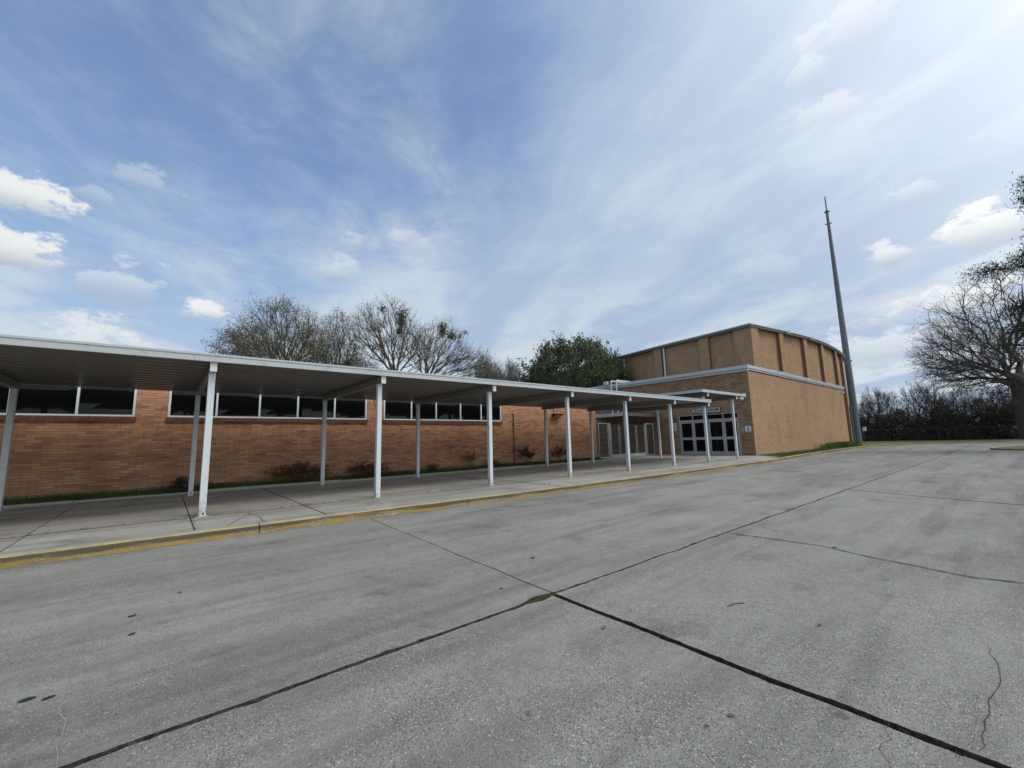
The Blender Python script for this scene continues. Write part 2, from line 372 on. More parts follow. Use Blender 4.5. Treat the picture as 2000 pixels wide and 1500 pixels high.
def tag(o, label=None, cat=None, group=None, kind=None):
    if label: o['label'] = label
    if cat: o['category'] = cat
    if group: o['group'] = group
    if kind: o['kind'] = kind
    return o
def link(name, me, mt, parent=None, smooth=False, label=None):
    if mt is not None: me.materials.append(mt)
    o = bpy.data.objects.new(name, me); COL.objects.link(o)
    if parent is not None: o.parent = parent
    if smooth: me.polygons.foreach_set('use_smooth', [True]*len(me.polygons))
    if label: o['label'] = label
    return o
def base_of(p):
    return BASE.get(p.name, Vector((0,0,0))) if p is not None else Vector((0,0,0))
def obj(name, mb, mt, parent=None, origin=None, smooth=False, label=None):
    """link an MB (world coordinates) as ONE mesh; origin or the parent's base becomes its local zero"""
    b = base_of(parent) if parent is not None else Vector(origin or (0,0,0))
    me = bpy.data.meshes.new(name); me.from_pydata([(x-b.x,y-b.y,z-b.z) for x,y,z in mb.v], [], mb.f); me.update()
    o = link(name, me, mt, parent, smooth, label)
    if parent is None: o.location = b
    BASE[o.name] = b
    return o
def thing(name, loc, label, cat, group=None):
    o = bpy.data.objects.new(name, None); COL.objects.link(o); o.location = loc; o.empty_display_size = .3
    BASE[o.name] = Vector(loc); tag(o, label, cat, group); return o
def np_mesh(name, V, F, mt, parent=None, origin=None, smooth=False):
    b = base_of(parent) if parent is not None else Vector(origin or (0,0,0))
    V = np.asarray(V, dtype=np.float32)-np.array(b, dtype=np.float32); F = np.asarray(F, dtype=np.int32)
    me = bpy.data.meshes.new(name); k = F.shape[1]
    me.vertices.add(len(V)); me.vertices.foreach_set('co', V.ravel())
    me.loops.add(F.size); me.loops.foreach_set('vertex_index', F.ravel())
    me.polygons.add(len(F)); me.polygons.foreach_set('loop_start', np.arange(len(F), dtype=np.int32)*k)
    me.update(calc_edges=True)
    o = link(name, me, mt, parent, smooth)
    if parent is None: o.location = b
    BASE[o.name] = b
    return o
def struct(name, mb, mt, **k): return tag(obj(name, mb, mt, **k), kind='structure')

# ---------------------------------------------------------------- ground, pavement, joints
rng = random.Random(4)
def jit(a): return rng.uniform(-a, a)
g = MB(); g.add([(-900,-900,-.06),(1500,-900,-.06),(1500,1200,-.06),(-900,1200,-.06)], [(0,1,2,3)])
struct('ground', g, M['lawn_far'])

curb_line = [(-14,7.95),(-6,7.93),(0,7.92),(3,7.88),(6.3,7.80),(12,7.78),(21,7.82),(25,8.02),(29.4,8.38),(35,8.70),(40,8.88),(45,8.98),(49,8.90),(52,8.55),(55,7.50),(58.5,5.75),(63.2,3.2),(67,1.3),(71,-.2),(80,-3)]
def interp(line, n):
    out = []
    for (a, b) in zip(line[:-1], line[1:]):
        for i in range(n): out.append((a[0]+(b[0]-a[0])*i/n, a[1]+(b[1]-a[1])*i/n))
    return out+[line[-1]]
def smooth_line(l, it=2):
    for _ in range(it):
        q = [l[0]]
        for a, b in zip(l[:-1], l[1:]): q += [(a[0]*.75+b[0]*.25, a[1]*.75+b[1]*.25), (a[0]*.25+b[0]*.75, a[1]*.25+b[1]*.75)]
        l = q+[l[-1]]
    return l
CURB = smooth_line(curb_line)
def curb_y(x): 
    for a, b in zip(CURB[:-1], CURB[1:]):
        if a[0] <= x <= b[0]: return a[1]+(b[1]-a[1])*(x-a[0])/max(1e-6, b[0]-a[0])
    return CURB[-1][1]
def offset_line(l, d):
    out = []
    for i, p in enumerate(l):
        a = l[max(0,i-1)]; b = l[min(len(l)-1,i+1)]; t = Vector((b[0]-a[0], b[1]-a[1])).normalized()
        out.append((p[0]-t.y*d, p[1]+t.x*d))
    return out

f = MB()
rim = [p for p in CURB]
f.add([(x, y+.06, -.036) for x, y in rim]+[(80,-60,-.036),(-14,-60,-.036)], [tuple(range(len(rim)+1, -1, -1))])
struct('pavement_joint_fill', f, M['joint_dirt'])

slabs = MB(); slab_sides = MB(); slab_attr = []
from mathutils.geometry import delaunay_2d_cdt
def flat_prism(mb, side, poly, z0, z1):
    n = len(poly)
    res = delaunay_2d_cdt([Vector(p) for p in poly], [(i, (i+1) % n) for i in range(n)], [], 1, 1e-6)
    vs = [(v.x, v.y, z1) for v in res[0]]; fs = []
    for t in res[2]:
        a, b, c = [res[0][i] for i in t[:3]]
        fs.append(tuple(t) if (b-a).cross(c-a) > 0 else tuple(reversed(t)))
    mb.add(vs, fs)
    area = sum(poly[i][0]*poly[(i+1)%n][1]-poly[(i+1)%n][0]*poly[i][1] for i in range(n))
    if area < 0: poly = poly[::-1]
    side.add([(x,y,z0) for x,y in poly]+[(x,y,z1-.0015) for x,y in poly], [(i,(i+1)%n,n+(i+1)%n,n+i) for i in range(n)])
def slab(poly, z, attr, th=.05):
    n0 = len(slabs.f); flat_prism(slabs, slab_sides, poly, z-th, z); slab_attr.extend([attr]*(len(slabs.f)-n0))
def wob(seed, amp, k=1.0):
    r = random.Random(seed); ph = [(r.uniform(0,6.28), r.uniform(.6,7)*k, r.uniform(.3,1)) for _ in range(7)]
    return lambda t: amp*sum(a*math.sin(f_*t+p) for p, f_, a in ph)/3
def frange(a, b, st):
    n = max(1, int(abs(b-a)/st)); return [a+(b-a)*i/n for i in range(n+1)]
jA = wob(3, .012)
def joint_x(pts, seed, amp=.008):
    w = wob(seed, amp)
    def fx(y):
        if y <= pts[0][1]: x = pts[0][0]
        elif y >= pts[-1][1]: x = pts[-1][0]
        else:
            for a, b in zip(pts[:-1], pts[1:]):
                if a[1] <= y <= b[1]: x = a[0]+(b[0]-a[0])*(y-a[1])/(b[1]-a[1]); break
        return x+w(y)
    return fx
YJ = 2.83
low = [(joint_x([(-14,-9),(-14,3)], 1), .0), (joint_x([(2.72,-9),(2.71,1),(2.755,2.83)], 5), .036), (joint_x([(5.92,-9),(5.92,.14),(5.82,.44),(6.0,1.2),(6.21,1.72),(6.16,2.83)], 6, .02), .012),
       (joint_x([(11.8,-9),(11.87,.27),(12.1,1.03),(12.29,1.64),(12.75,2.83)], 7), .038), (joint_x([(15.2,-9),(15.39,.11),(15.7,2.0),(16.12,2.83)], 8), .030),
       (joint_x([(17.8,-9),(18.0,.1),(18.34,1.06),(19.06,2.83)], 9), .012), (joint_x([(26.6,-9),(26.8,2.83)], 10), .012), (joint_x([(34,-9),(34,2.83)], 11), .012), (joint_x([(80,-9),(80,3)], 12), .0)]
def edge_jag(r, a): return r.uniform(-a, a)
CH = [(random.Random(91+i).uniform(-1,16)+(50 if i % 2 else 0), random.Random(17+i).uniform(.008,.026), random.Random(57+i).uniform(.03,.09)) for i in range(46)]
def chip(x): return max([d*max(0, 1-abs(x-c)/w) for c, d, w in CH]+[0])
CY = [(random.Random(191+i).uniform(-.5,2.8), random.Random(117+i).uniform(.004,.014), random.Random(157+i).uniform(.02,.07)) for i in range(14)]
def chipy(y): return max([d*max(0, 1-abs(y-c)/w) for c, d, w in CY]+[0])
rj = random.Random(77)
low_attr = [(1.0,.52,.1),(1.0,.62,.05),(.9,.74,.2),(.75,.68,.3),(.5,.70,.2),(.5,.66,.1),(.4,.66,.1),(.4,.66,.1)]
for i in range(len(low)-1):
    (fa, ga), (fb, gb) = low[i], low[i+1]
    z = [-.006, .002, 0, .003, 0, .001, 0, 0][i]
    y0, y1 = (-9, YJ)
    L = [(fa(y)+ga/2+edge_jag(rj,.003)+(chipy(y) if i == 1 else 0), y) for y in frange(y1-.01, y0, .035 if i < 3 else .3)]
    Rr = [(fb(y)-gb/2+edge_jag(rj,.003)-(chipy(y+.3)*.8 if i == 0 else 0), y) for y in frange(y0, y1-.01, .035 if i < 2 else .3)]
    xs = frange(Rr[-1][0], L[0][0], .05 if i < 3 else .25)[1:-1]
    T = [(x, YJ+jA(x)-(.012 if x < 2.7 else .019)+edge_jag(rj,.005)-chip(x)-(.035*math.exp(-((x-2.62)/.10)**2)*(1 if x < 2.72 else 0))) for x in xs]
    slab(L+Rr+T, z, low_attr[i])
upx = [(joint_x([(-14,2),(-14,9)], 1), 0), (joint_x([(2.77,2.83),(2.85,4.5),(3.03,7.9)], 21, .01), .018), (joint_x([(9.4,2.83),(9.5,7.9)], 22), .006), (joint_x([(16.1,2.83),(16.4,7.9)], 23), .016), (joint_x([(26.5,2.83),(26.5,9)], 24), .008), (joint_x([(38,2.83),(38,9)], 25), .008), (joint_x([(80,2),(80,9)], 12), 0)]
up_attr = [(.75,.60,.45),(.62,.74,1.0),(.55,.76,.6),(.3,.68,.3),(.3,.66,.2),(.3,.66,.2)]
for i in range(len(upx)-1):
    (fa, ga), (fb, gb) = upx[i], upx[i+1]
    ya = lambda x: (curb_y(x)+.05) if x < 60 else 0
    xs0 = fa(3); xs1 = fb(3)
    if i < 5:
        L = [(fa(y)+ga/2+edge_jag(rj,.002), y) for y in frange(curb_y(fa(8))+.03, YJ+.03, .1)]
        Rr = [(fb(y)-gb/2+edge_jag(rj,.002), y) for y in frange(YJ+.03, curb_y(fb(8))+.03, .1)]
        T = [(x, curb_y(x)+.03) for x in frange(Rr[-1][0], L[0][0], 1.0)[1:-1]]
        B = [(x, YJ+jA(x)+.009+edge_jag(rj,.004)+chip(x+50)+(.05*math.exp(-((x-2.58)/.13)**2) if x < 2.78 else 0)) for x in frange(L[-1][0], Rr[0][0], .05 if i < 2 else .25)[1:-1]]
        slab(L+B+Rr+T, 0 if i else .002, up_attr[i])
    else:
        tail = [p for p in CURB if p[0] > 38.1 and p[1] > 2.9]
        slab([(38.0,2.85),(63.6,2.85)]+[(x, y+.03) for x, y in reversed(tail)]+[(38.0, curb_y(38)+.03)], .0, up_attr[i])
# far lower ground beyond and behind
slab([(-14,-60),(80,-60),(80,-9.02),(-14,-9.02)], 0, (.4,.6,.2))
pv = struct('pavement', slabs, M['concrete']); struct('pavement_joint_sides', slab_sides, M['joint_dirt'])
def set_attr(o, attrs):
    a = o.data.attributes.new('slab', 'FLOAT_VECTOR', 'FACE')
    a.data.foreach_set('vector', np.array(attrs, dtype=np.float32).ravel())
set_attr(pv, slab_attr)

# thin hairline cracks in the slabs
def crack(pts, w, z, mt, seed, name='pavement_crack', amp=.009):
    r = random.Random(seed); l = []; 
    for a, b in zip(pts[:-1], pts[1:]):
        n = max(2, int(math.dist(a,b)/.07))
        for i in range(n): l.append((a[0]+(b[0]-a[0])*i/n+r.uniform(-amp,amp), a[1]+(b[1]-a[1])*i/n+r.uniform(-amp,amp)))
    l.append(pts[-1]); m = MB(); left = []; right = []
    for i, p in enumerate(l):
        a = l[max(0,i-1)]; b = l[min(len(l)-1,i+1)]; t = Vector((b[0]-a[0], b[1]-a[1])).normalized()
        ww = w*r.uniform(.4,1)/2*min(1, (i+1)/3, (len(l)-i)/3)
        left.append((p[0]-t.y*ww, p[1]+t.x*ww, z)); right.append((p[0]+t.y*ww, p[1]-t.x*ww, z))
    m.strip(right, left); return struct(name, m, mt)
crack([(7.03,2.75),(6.85,2.51),(6.69,2.33),(6.96,2.19)], .012, .006, M['joint_dirt'], 1)
crack([(2.74,.27),(3.05,.27),(3.44,.25),(3.67,.23),(4.1,.3)], .0042, .006, M['joint_dirt'], 2)
crack([(2.68,.57),(2.59,.54),(2.48,.56),(2.38,.50)], .0035, -.001, M['joint_dirt'], 3)
crack([(-.27,2.86),(-.30,3.12),(-.30,3.28),(-.36,3.5)], .004, .006, M['gravel_path'], 4)
crack([(6.19,2.80),(6.24,1.72),(6.03,1.2),(5.85,.44),(5.95,.1)], .030, .007, M['tar'], 5, amp=.006)

# kerb
cr = MB()
def sweep(m, line, prof, jitter=0):
    """prof: (offset, z) points; sweeps the profile along the line"""
    rows = []
    for d, z in prof:
        rows.append([(x, y, z+(jit(jitter) if jitter and z > .05 else 0)) for x, y in offset_line(line, d)])
    for a, b in zip(rows[:-1], rows[1:]): m.strip(a, b)
fine = []
for a, b in zip(CURB[:-1], CURB[1:]):
    n = max(1, int(math.dist(a,b)/.12)) if a[0] < 25 else 1
    for i in range(n): fine.append((a[0]+(b[0]-a[0])*i/n, a[1]+(b[1]-a[1])*i/n))
fine.append(CURB[-1])
KP = [(0,-.05),(0,0),(.012,.05),(.022,.10),(.035,.122),(.06,.132),(.15,.134),(.235,.132),(.245,.125),(.245,.0)]
rk = random.Random(6); i0 = 0
offs = [offset_line(fine, d) for d, z in KP]
while i0 < len(fine)-2:
    i1 = min(len(fine)-1, i0+(rk.randint(22,30) if fine[i0][0] < 25 else 2)); dz = rk.uniform(-.004,.004)
    if len(fine)-1-i1 < 3: i1 = len(fine)-1
    rows = []
    for (d, z), ol in zip(KP, offs):
        row = [(x, y, z+(dz+rk.uniform(-.0015,.0015) if z > .05 else 0)) for x, y in ol[i0:i1+1]]
        if fine[i0][0] < 25: row[0] = tuple(Vector(row[0]).lerp(Vector(row[1]), .05)); row[-1] = tuple(Vector(row[-1]).lerp(Vector(row[-2]), .05))
        rows.append(row)
    for a, b in zip(rows[:-1], rows[1:]): cr.strip(a, b)
    i0 = i1
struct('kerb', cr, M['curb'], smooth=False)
# ragged overpainting on the road along the kerb foot
sp = MB(); rr_ = random.Random(9); wA = wob(41, .03, 1.5); wB = wob(43, .02, 6)
ll = [p for p in fine if p[0] < 34]
o1 = offset_line(ll, .004); o2 = [offset_line(ll, -(max(.004, .030+wA(p[0])*1.4+wB(p[0])*1.3+rr_.uniform(-.025,.025))))[i] for i, p in enumerate(ll)]
sp.strip([(x,y,.006) for x,y in o2], [(x,y,.006) for x,y in o1])
struct('kerb_paint', sp, M['spill'])

# sidewalk slabs
G = .13
walk = MB(); walk_sides = MB(); walk_attr = []
def wslab(poly, z=G, attr=(.4,.55,.3)):
    n0 = len(walk.f); flat_prism(walk, walk_sides, poly, z-.06, z); walk_attr.extend([attr]*(len(walk.f)-n0))
xsj = [-14,-8,-4.6,-1.53,.43,2.33,4.25,8.30,11.9,15.2,18.7,22.0,24.9]
rw = random.Random(12)
for i in range(len(xsj)-1):
    xa, xb = xsj[i]+.009, xsj[i+1]-.009
    dz = [0,.003,-.002,.002,0,.004,-.003,.002,0,.001,0,0][i]
    for k, (ya, yb) in enumerate(((None, 9.678), (9.702, 14.93 if xb < 19 else 16.0))):
        sk = {5:-.05,6:.35}.get(i, 0)
        lowr = [(x, curb_y(x)+.245) for x in frange(xa, xb, .5)] if k == 0 else [(x, ya+rw.uniform(-.003,.003)) for x in frange(xa, xb, .15)]
        topr = [(x, yb+rw.uniform(-.003,.003)) for x in frange(xb, xa, .15)]
        wslab(lowr+topr, G+dz+(.002 if k else -.002), (rw.uniform(.25,.5), rw.uniform(.45,.62), rw.uniform(.1,.6)))
wslab([(24.9,8.27),(25.05,8.28),(27.24,9.85),(27.24,16.0),(24.9,16.0)], G, (.35,.62,.2))
wslab([(19.36,16.01),(27.24,16.01),(27.24,26),(19.36,26)], G-.003, (.3,.5,.2))
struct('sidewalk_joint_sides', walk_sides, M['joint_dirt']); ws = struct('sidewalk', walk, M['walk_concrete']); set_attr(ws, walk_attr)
jf = MB(); jf.box(-14, 24.9, 8.13, 14.94, .02, G-.035)
struct('sidewalk_joint_fill', jf, M['joint_dirt'])
for k, c in enumerate([[(.83,8.2),(1.06,8.79),(1.32,9.33),(1.89,9.68)], [(1.29,9.66),(1.38,8.8),(1.36,8.18)], [(8.1,9.9),(7.2,10.6),(6.6,11.2)], [(-.2,13.9),(-.9,12.2),(-1.5,11.4)], [(8.3,9.75),(7.6,10.3),(6.9,10.5)], [(8.35,9.65),(8.9,9.0),(9.6,8.3)], [(3.4,9.66),(3.9,8.9),(3.8,8.2)], [(11.0,9.72),(11.6,10.8),(12.6,12.0)]]):
    crack(c, .014, G+.006, M['joint_dirt'], 20+k, 'sidewalk_crack', .02)
# damp dark stain patches are in the concrete; a metal shim plate lies at the first post foot
# low concrete edging before the planted strip
ed = MB(); re_ = random.Random(5); x = -14.0
while x < 27:
    L = re_.uniform(1.6,3.2); x2 = min(x+L, 27.0)
    if x < 19.3 < x2: x2 = 19.3
    h = G+.055+re_.uniform(-.012,.02); o = re_.uniform(-.02,.03) if x < 19.3 else 1.0
    if x < 19.3: ed.bbox(x+.004, x2-.004, 14.95+o, 15.10+o, .05, h, .02)
    else: break
    x = x2
struct('edging', ed, M['edging'])
st = MB(); st.add([(-14,15.05,.15),(19.4,15.05,.15),(19.4,15.8,.24),(-14,15.8,.27)], [(0,1,2,3)])
struct('planting_soil', st, M['lawn'])
# lawn beyond the walk: along the auditorium side and round the bend
lw = MB()
back = offset_line([p for p in CURB if p[0] >= 24.9], .24)
lw.add([(x,y,.118) for x,y in back]+[(120,-30,.118),(120,80,.118),(49.0,80,.118),(49.0,10.3,.15),(27.3,10.3,.15),(27.24,9.86,.125)],
       [tuple(range(len(back)+6))])
struct('lawn', lw, M['lawn_far'])
pth = MB(); pth.strip([(60,16.5,.125),(66,13.2,.125),(71,10.0,.125),(76,5.6,.125)], [(60,17.1,.125),(66.5,13.9,.125),(71.8,10.7,.125),(77,6.2,.125)])
struct('footpath', pth, M['gravel_path'])
ff = MB(); ff.strip([(70,60,.13),(70.5,25,.13),(72.3,14,.13),(73.8,7,.13),(76,-1,.13),(80,-14,.13)], [(160,60,.13),(160,25,.13),(160,14,.13),(160,7,.13),(160,-1,.13),(160,-40,.13)])
struct('forest_floor', ff, M['forest_floor'])
# traffic island
isl = smooth_line([(42.0,-12),(40.2,-3),(40.3,0),(41.3,1.1),(42.4,1.35),(44.5,1.05),(47.0,.3),(50,-1.2),(56,-6),(60,-12)], 2)
im = MB(); im.prism(list(reversed(isl)), -.02, .12); struct('traffic_island', im, M['lawn_far'])
ic = MB(); sweep(ic, isl, [(.16,-.03),(.15,.11),(.12,.13),(0,.132),(-.02,.12)]); struct('traffic_island_kerb', ic, M['curb'])

# ---------------------------------------------------------------- classroom building
cb_ = thing('classroom_building', (3,15.75,.1), 'long low red brick school building with ribbon windows behind the covered walkway', 'building')
bw_ = MB(); YW = 15.75
WINS = [(-6.55,-.72),(-.01,5.83),(6.50,12.33)]; ZS, ZH = 2.30, 3.14; XE = 19.35
bw_.box(-14, XE, YW, YW+.3, 0, ZS); bw_.box(-14, XE, YW, YW+.3, ZH, 3.75)
prev = -14
for a, b in WINS+[(XE,None)]:
    bw_.box(prev, a, YW, YW+.3, ZS, ZH); prev = b
bw_.box(XE-.3, XE, YW+.3, 27, 0, 3.75)
obj('wall', bw_, M['brick_red'], cb_)
rf = MB(); rf.box(-14.2, XE+.15, YW-.12, 27.2, 3.753, 3.95); obj('roof', rf, M['roof_grey'], cb_)
panes = [[-5.38,-4.21,-3.04,-1.87],[1.15,2.30,3.44,4.66],[7.68,8.82,10.04,11.16]]
for (a, b), mu in zip(WINS, panes):
    s_ = MB(); s_.box(a-.03, b+.03, YW-.055, YW+.05, ZS-.125, ZS-.002); obj('sill', s_, M['brick_sill'], cb_)
    w_ = MB(); t = .05; y0, y1 = YW-.012, YW+.07
    w_.box(a+.003, b-.003, y0, y1, ZS+.002, ZS+t); w_.box(a+.003, b-.003, y0, y1, ZH-t, ZH-.002)
    xs_ = [a+.003+t/2]+mu+[b-.003-t/2]
    for xx in xs_: w_.box(xx-t/2, xx+t/2, y0, y1, ZS+t, ZH-t)
    wf = obj('window', w_, M['white_metal'], cb_)
    for p, q in zip(xs_[:-1], xs_[1:]):
        ya_, yb_, yc_, yd_ = [YW+.045+jit(.009) for _ in range(4)]; xa_, xb_ = p+t/2-.002, q-t/2+.002; za_, zb_ = ZS+t-.002, ZH-t+.002
        g_ = MB(); g_.add([(xa_,ya_,za_),(xb_,yb_,za_),(xb_,yc_,zb_),(xa_,yd_,zb_)],[(0,1,2),(0,2,3)]); g_.add([(xa_,ya_+.012,za_),(xb_,yb_+.012,za_),(xb_,yc_+.012,zb_),(xa_,yd_+.012,zb_)],[(2,1,0),(3,2,0)]); obj('pane', g_, M['glass'], wf)
pp = MB(); pp.tube((13.06,YW-.05,.24),(13.06,YW-.05,2.62),.022); 
for z in (.9,2.15): pp.box(13.02,13.10,YW-.09,YW-.001,z,z+.05)
pp.tube((13.06,YW-.05,2.62),(13.0,YW-.01,2.68),.022); obj('drainpipe', pp, M['pipe_brown'], cb_)
wr = MB(); pts = [(6.12,YW-.02,3.2),(6.11,YW-.03,3.0),(6.15,YW-.04,2.86),(6.24,YW-.04,2.83),(6.28,YW-.03,2.90)]
for a, b in zip(pts[:-1], pts[1:]): wr.tube(a, b, .010, n=6)
obj('wire', wr, M['dark_metal'], cb_)

wl = thing('wall_light', (16.0,YW,2.65), 'wedge shaped floodlight fixed high on the red brick wall beside the walkway', 'light')
m = MB(); m.add([(15.72,YW-.02,2.74),(16.38,YW-.02,2.74),(16.38,YW-.36,2.72),(15.72,YW-.36,2.72),(15.76,YW-.02,2.55),(16.22,YW-.02,2.55),(16.26,YW-.30,2.66),(15.76,YW-.30,2.66)],
                [(0,1,2,3),(3,2,6,7),(0,3,7,4),(1,0,4,5),(2,1,5,6)]); obj('housing', m, M['dark_metal'], wl)
m = MB(); m.add([(15.78,YW-.29,2.657),(16.2,YW-.29,2.657),(16.16,YW-.04,2.552),(15.79,YW-.04,2.552)],[(0,3,2,1)]); obj('lens', m, M['lens'], wl)
m = MB(); m.tube((15.88,YW-.02,2.74),(15.88,YW-.02,3.15),.012,n=6); obj('conduit', m, M['pipe_brown'], wl)

# ---------------------------------------------------------------- covered walkway
YF, YB, DX, PX0 = 9.74, 14.22, 3.298, .60
wk = thing('covered_walkway', (8.5,12,G), 'long flat-roofed metal covered walkway with paired white posts along the sidewalk', 'walkway')
def deck(mb, x0, x1, y0, y1, zl, zt, per=.36):
    """ribbed pan decking, ribs along X"""
    n = int((y1-y0)/per); per = (y1-y0)/n; prof = []
    for i in range(n):
        a = y0+i*per; prof += [(a+.0, zl), (a+per*.34, zl), (a+per*.50, zl+.075), (a+per*.80, zl+.075)]
    prof.append((y1, zl))
    for (ya, za), (yb, zb) in zip(prof[:-1], prof[1:]):
        mb.add([(x0,ya,za),(x1,ya,za),(x1,yb,zb),(x0,yb,zb)], [(0,3,2,1)])
    mb.add([(x0,y0,zt),(x1,y0,zt),(x1,y1,zt),(x0,y1,zt)], [(0,1,2,3)])
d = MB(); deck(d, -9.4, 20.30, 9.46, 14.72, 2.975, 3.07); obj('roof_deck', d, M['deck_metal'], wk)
fa = MB()
cuts = [-9.5,-5.6,.3,7.0,13.2,20.36]
for a, b in zip(cuts[:-1], cuts[1:]):
    fa.box(a+.002, b-.002, 9.40, 9.455, 2.965, 3.105); fa.box(a+.002, b-.002, 9.385, 9.40, 3.075, 3.112)
fa.box(-9.5, 20.36, 14.725, 14.78, 2.965, 3.105); fa.box(20.305, 20.36, 9.458, 14.722, 2.965, 3.105)
obj('fascia', fa, M['fascia_metal'], wk)
xs_post = [PX0+DX*k for k in range(-3, 7)]
for k, x in enumerate(xs_post):
    if k == 9: x = 20.25
    b = MB(); b.box(x-.05, x+.05, 9.50, 14.40, 2.80, 2.962); obj('beam', b, M['beam_shaded'], wk)
    c = MB(); c.bbox(x-.055, x+.055, 9.465, 9.498, 2.79, 2.963, .003); obj('beam_end', c, M['white_metal'], wk)
    for yy in (YF, YB):
        p = MB(); p.bbox(x-.055, x+.055, yy-.055, yy+.055, G, 2.80, .006)
        p.box(x-.047, x+.047, yy-.047, yy+.047, 2.80, 2.90) if False else None
        po = obj('post', p, M['post'], wk)
        q = MB(); q.box(x-.10, x+.10, yy-.075, yy+.075, G-.01, G+.012); obj('base_plate', q, M['edging'], po)
    if k in (3, 5):
        h = MB(); h.tube((x+.012,YF-.0565,G+.055),(x+.012,YF-.0545,G+.055),.018,n=10); obj('weep_hole', h, M['ink'], po)

# ---------------------------------------------------------------- higher entrance canopy
ec = thing('entrance_canopy', (22,11,G), 'higher flat metal canopy over the auditorium entrance at the end of the walkway', 'canopy')
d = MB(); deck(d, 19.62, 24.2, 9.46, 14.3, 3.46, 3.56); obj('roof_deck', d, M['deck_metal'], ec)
fa = MB(); fa.box(19.56,24.25,9.40,9.455,3.455,3.585); fa.box(19.56,19.615,9.458,14.3,3.455,3.585); fa.box(24.205,24.26,9.458,14.3,3.455,3.585); fa.box(19.56,24.26,14.303,14.36,3.455,3.585)
fa.add([(23.5,9.397,3.585),(24.26,9.397,3.585),(24.42,9.36,3.63),(24.42,9.36,3.45),(24.26,9.397,3.455),(23.5,9.397,3.50),
        (24.42,9.52,3.63),(24.42,9.52,3.45),(24.262,9.52,3.585),(24.262,9.52,3.455)], [(0,5,4,1),(1,4,3,2),(2,3,7,6),(6,7,9,8),(1,2,6,8),(4,9,7,3)])
obj('fascia', fa, M['fascia_metal'], ec)
for x in (20.25, 23.50):
    b = MB(); b.box(x-.05, x+.05, 9.50, 14.25, 3.29, 3.452); obj('beam', b, M['beam_shaded'], ec)
    c = MB(); c.bbox(x-.055, x+.055, 9.465, 9.498, 3.28, 3.453, .003); obj('beam_end', c, M['white_metal'], ec)
for x, yy, z0 in ((23.50,YF,G),(23.50,YB,G),(20.25,YF,3.115),(20.25,YB,3.115)):
    p = MB(); p.bbox(x-.055, x+.055, yy-.055, yy+.055, z0, 3.29, .006); obj('post', p, M['post'], ec)

# ---------------------------------------------------------------- auditorium
au = thing('auditorium', (32,14,.1), 'tall tan brick auditorium with a curved upper hall rising behind a flat entrance block', 'building')
XA, YS = 27.25, 10.21; DY0, DY1, DZ = 11.00, 14.93, 2.80
m = MB()   # front wall (faces -X) with the door opening
m.box(XA, XA+.3, YS, DY0, 0, 5.27); m.box(XA, XA+.3, DY1, 23.6, 0, 5.27); m.box(XA, XA+.3, DY0, DY1, DZ, 5.27)
obj('front_wall', m, M['brick_front'], au)
m = MB(); m.box(XA+.301, 48.9, YS, YS+.3, 0, 5.27); m.box(48.6, 48.9, YS+.3, 14, 0, 5.27)
m.box(XA+.002, XA+.3, YS-.004, YS-.001, 0, 5.27)
obj('side_wall', m, M['brick_tan'], au)
m = MB(); m.box(XA+.3, 34.5, 23.3, 23.6, 0, 5.27); obj('rear_wall', m, M['brick_tan'], au)
m = MB(); m.add([(XA-.1,YS-.1,5.56),(49.0,YS-.1,5.56),(49.0,14,5.56),(38,14,5.56),(35,23.7,5.56),(XA-.1,23.7,5.56)],[(0,1,2,3,4,5)]); obj('roof', m, M['roof_grey'], au)
m = MB()   # two-step cornice
m.box(XA-.10, XA-.001, YS-.053, 23.7, 5.27, 5.42); m.box(XA-.20, XA-.001, YS-.113, 23.8, 5.423, 5.623)
m.box(XA, 49.0, YS-.05, YS-.006, 5.33, 5.44); m.box(XA, 49.1, YS-.11, YS-.006, 5.443, 5.62)
m.box(49.0-.098, 49.0, YS, 14, 5.27, 5.42)
obj('cornice', m, M['cornice_metal'], au)
# bent, torn flashing on top of the side cornice
m = MB(); r = random.Random(8); top = []; bot = []
x = 29.0
while x < 48.8:
    top.append((x, YS-.116-r.uniform(0,.03), 5.63+r.uniform(0,.05) if 31 < x < 40 else 5.63+r.uniform(0,.015))); bot.append((x, YS-.118, 5.52+r.uniform(-.03,.03))); x += r.uniform(.15,.5)
m.strip(bot, top); obj('flashing', m, M['cornice_metal'], au)
# upper hall
ZT = 9.30
leftf = [(37.6,46),(36.2,36),(34.9,28.2),(34.2,24.3),(33.3,19.6),(32.75,15.2),(32.25,11.73)]
arc = smooth_line([(32.25,11.73),(36.22,11.10),(40.15,10.62),(44.05,10.42),(49.04,10.58),(52.86,10.95),(56.2,11.55),(57.6,12.4)], 2)
plan = leftf+arc[1:]+[(59.3,16),(60.5,26),(58,46)]
m = MB(); m.prism(plan, 0.0, ZT-.20); uw = obj('upper_wall', m, M['brick_tan'], au)
def grow(pl, d):
    c = [(x,y) for x,y in pl]; n = len(c); out = []
    for i in range(n):
        a = Vector(c[i-1]); p = Vector(c[i]); b = Vector(c[(i+1)%n])
        n1 = Vector(((p-a).y, -(p-a).x)).normalized(); n2 = Vector(((b-p).y, -(b-p).x)).normalized()
        nn = (n1+n2).normalized(); out.append(tuple(p+nn*d/max(.5, nn.dot(n1))))
    return out
m = MB(); m.prism(grow(plan,.34), ZT-.198, ZT-.04); obj('roof_edge', m, M['eave_metal'], au)
m = MB(); m.prism(grow(plan,.40), ZT-.038, ZT+.015); obj('roof_coping', m, M['alu'], au)
m = MB(); m.prism(grow(plan,.30), ZT+.042, ZT+.07); obj('upper_roof', m, M['roof_grey'], au)
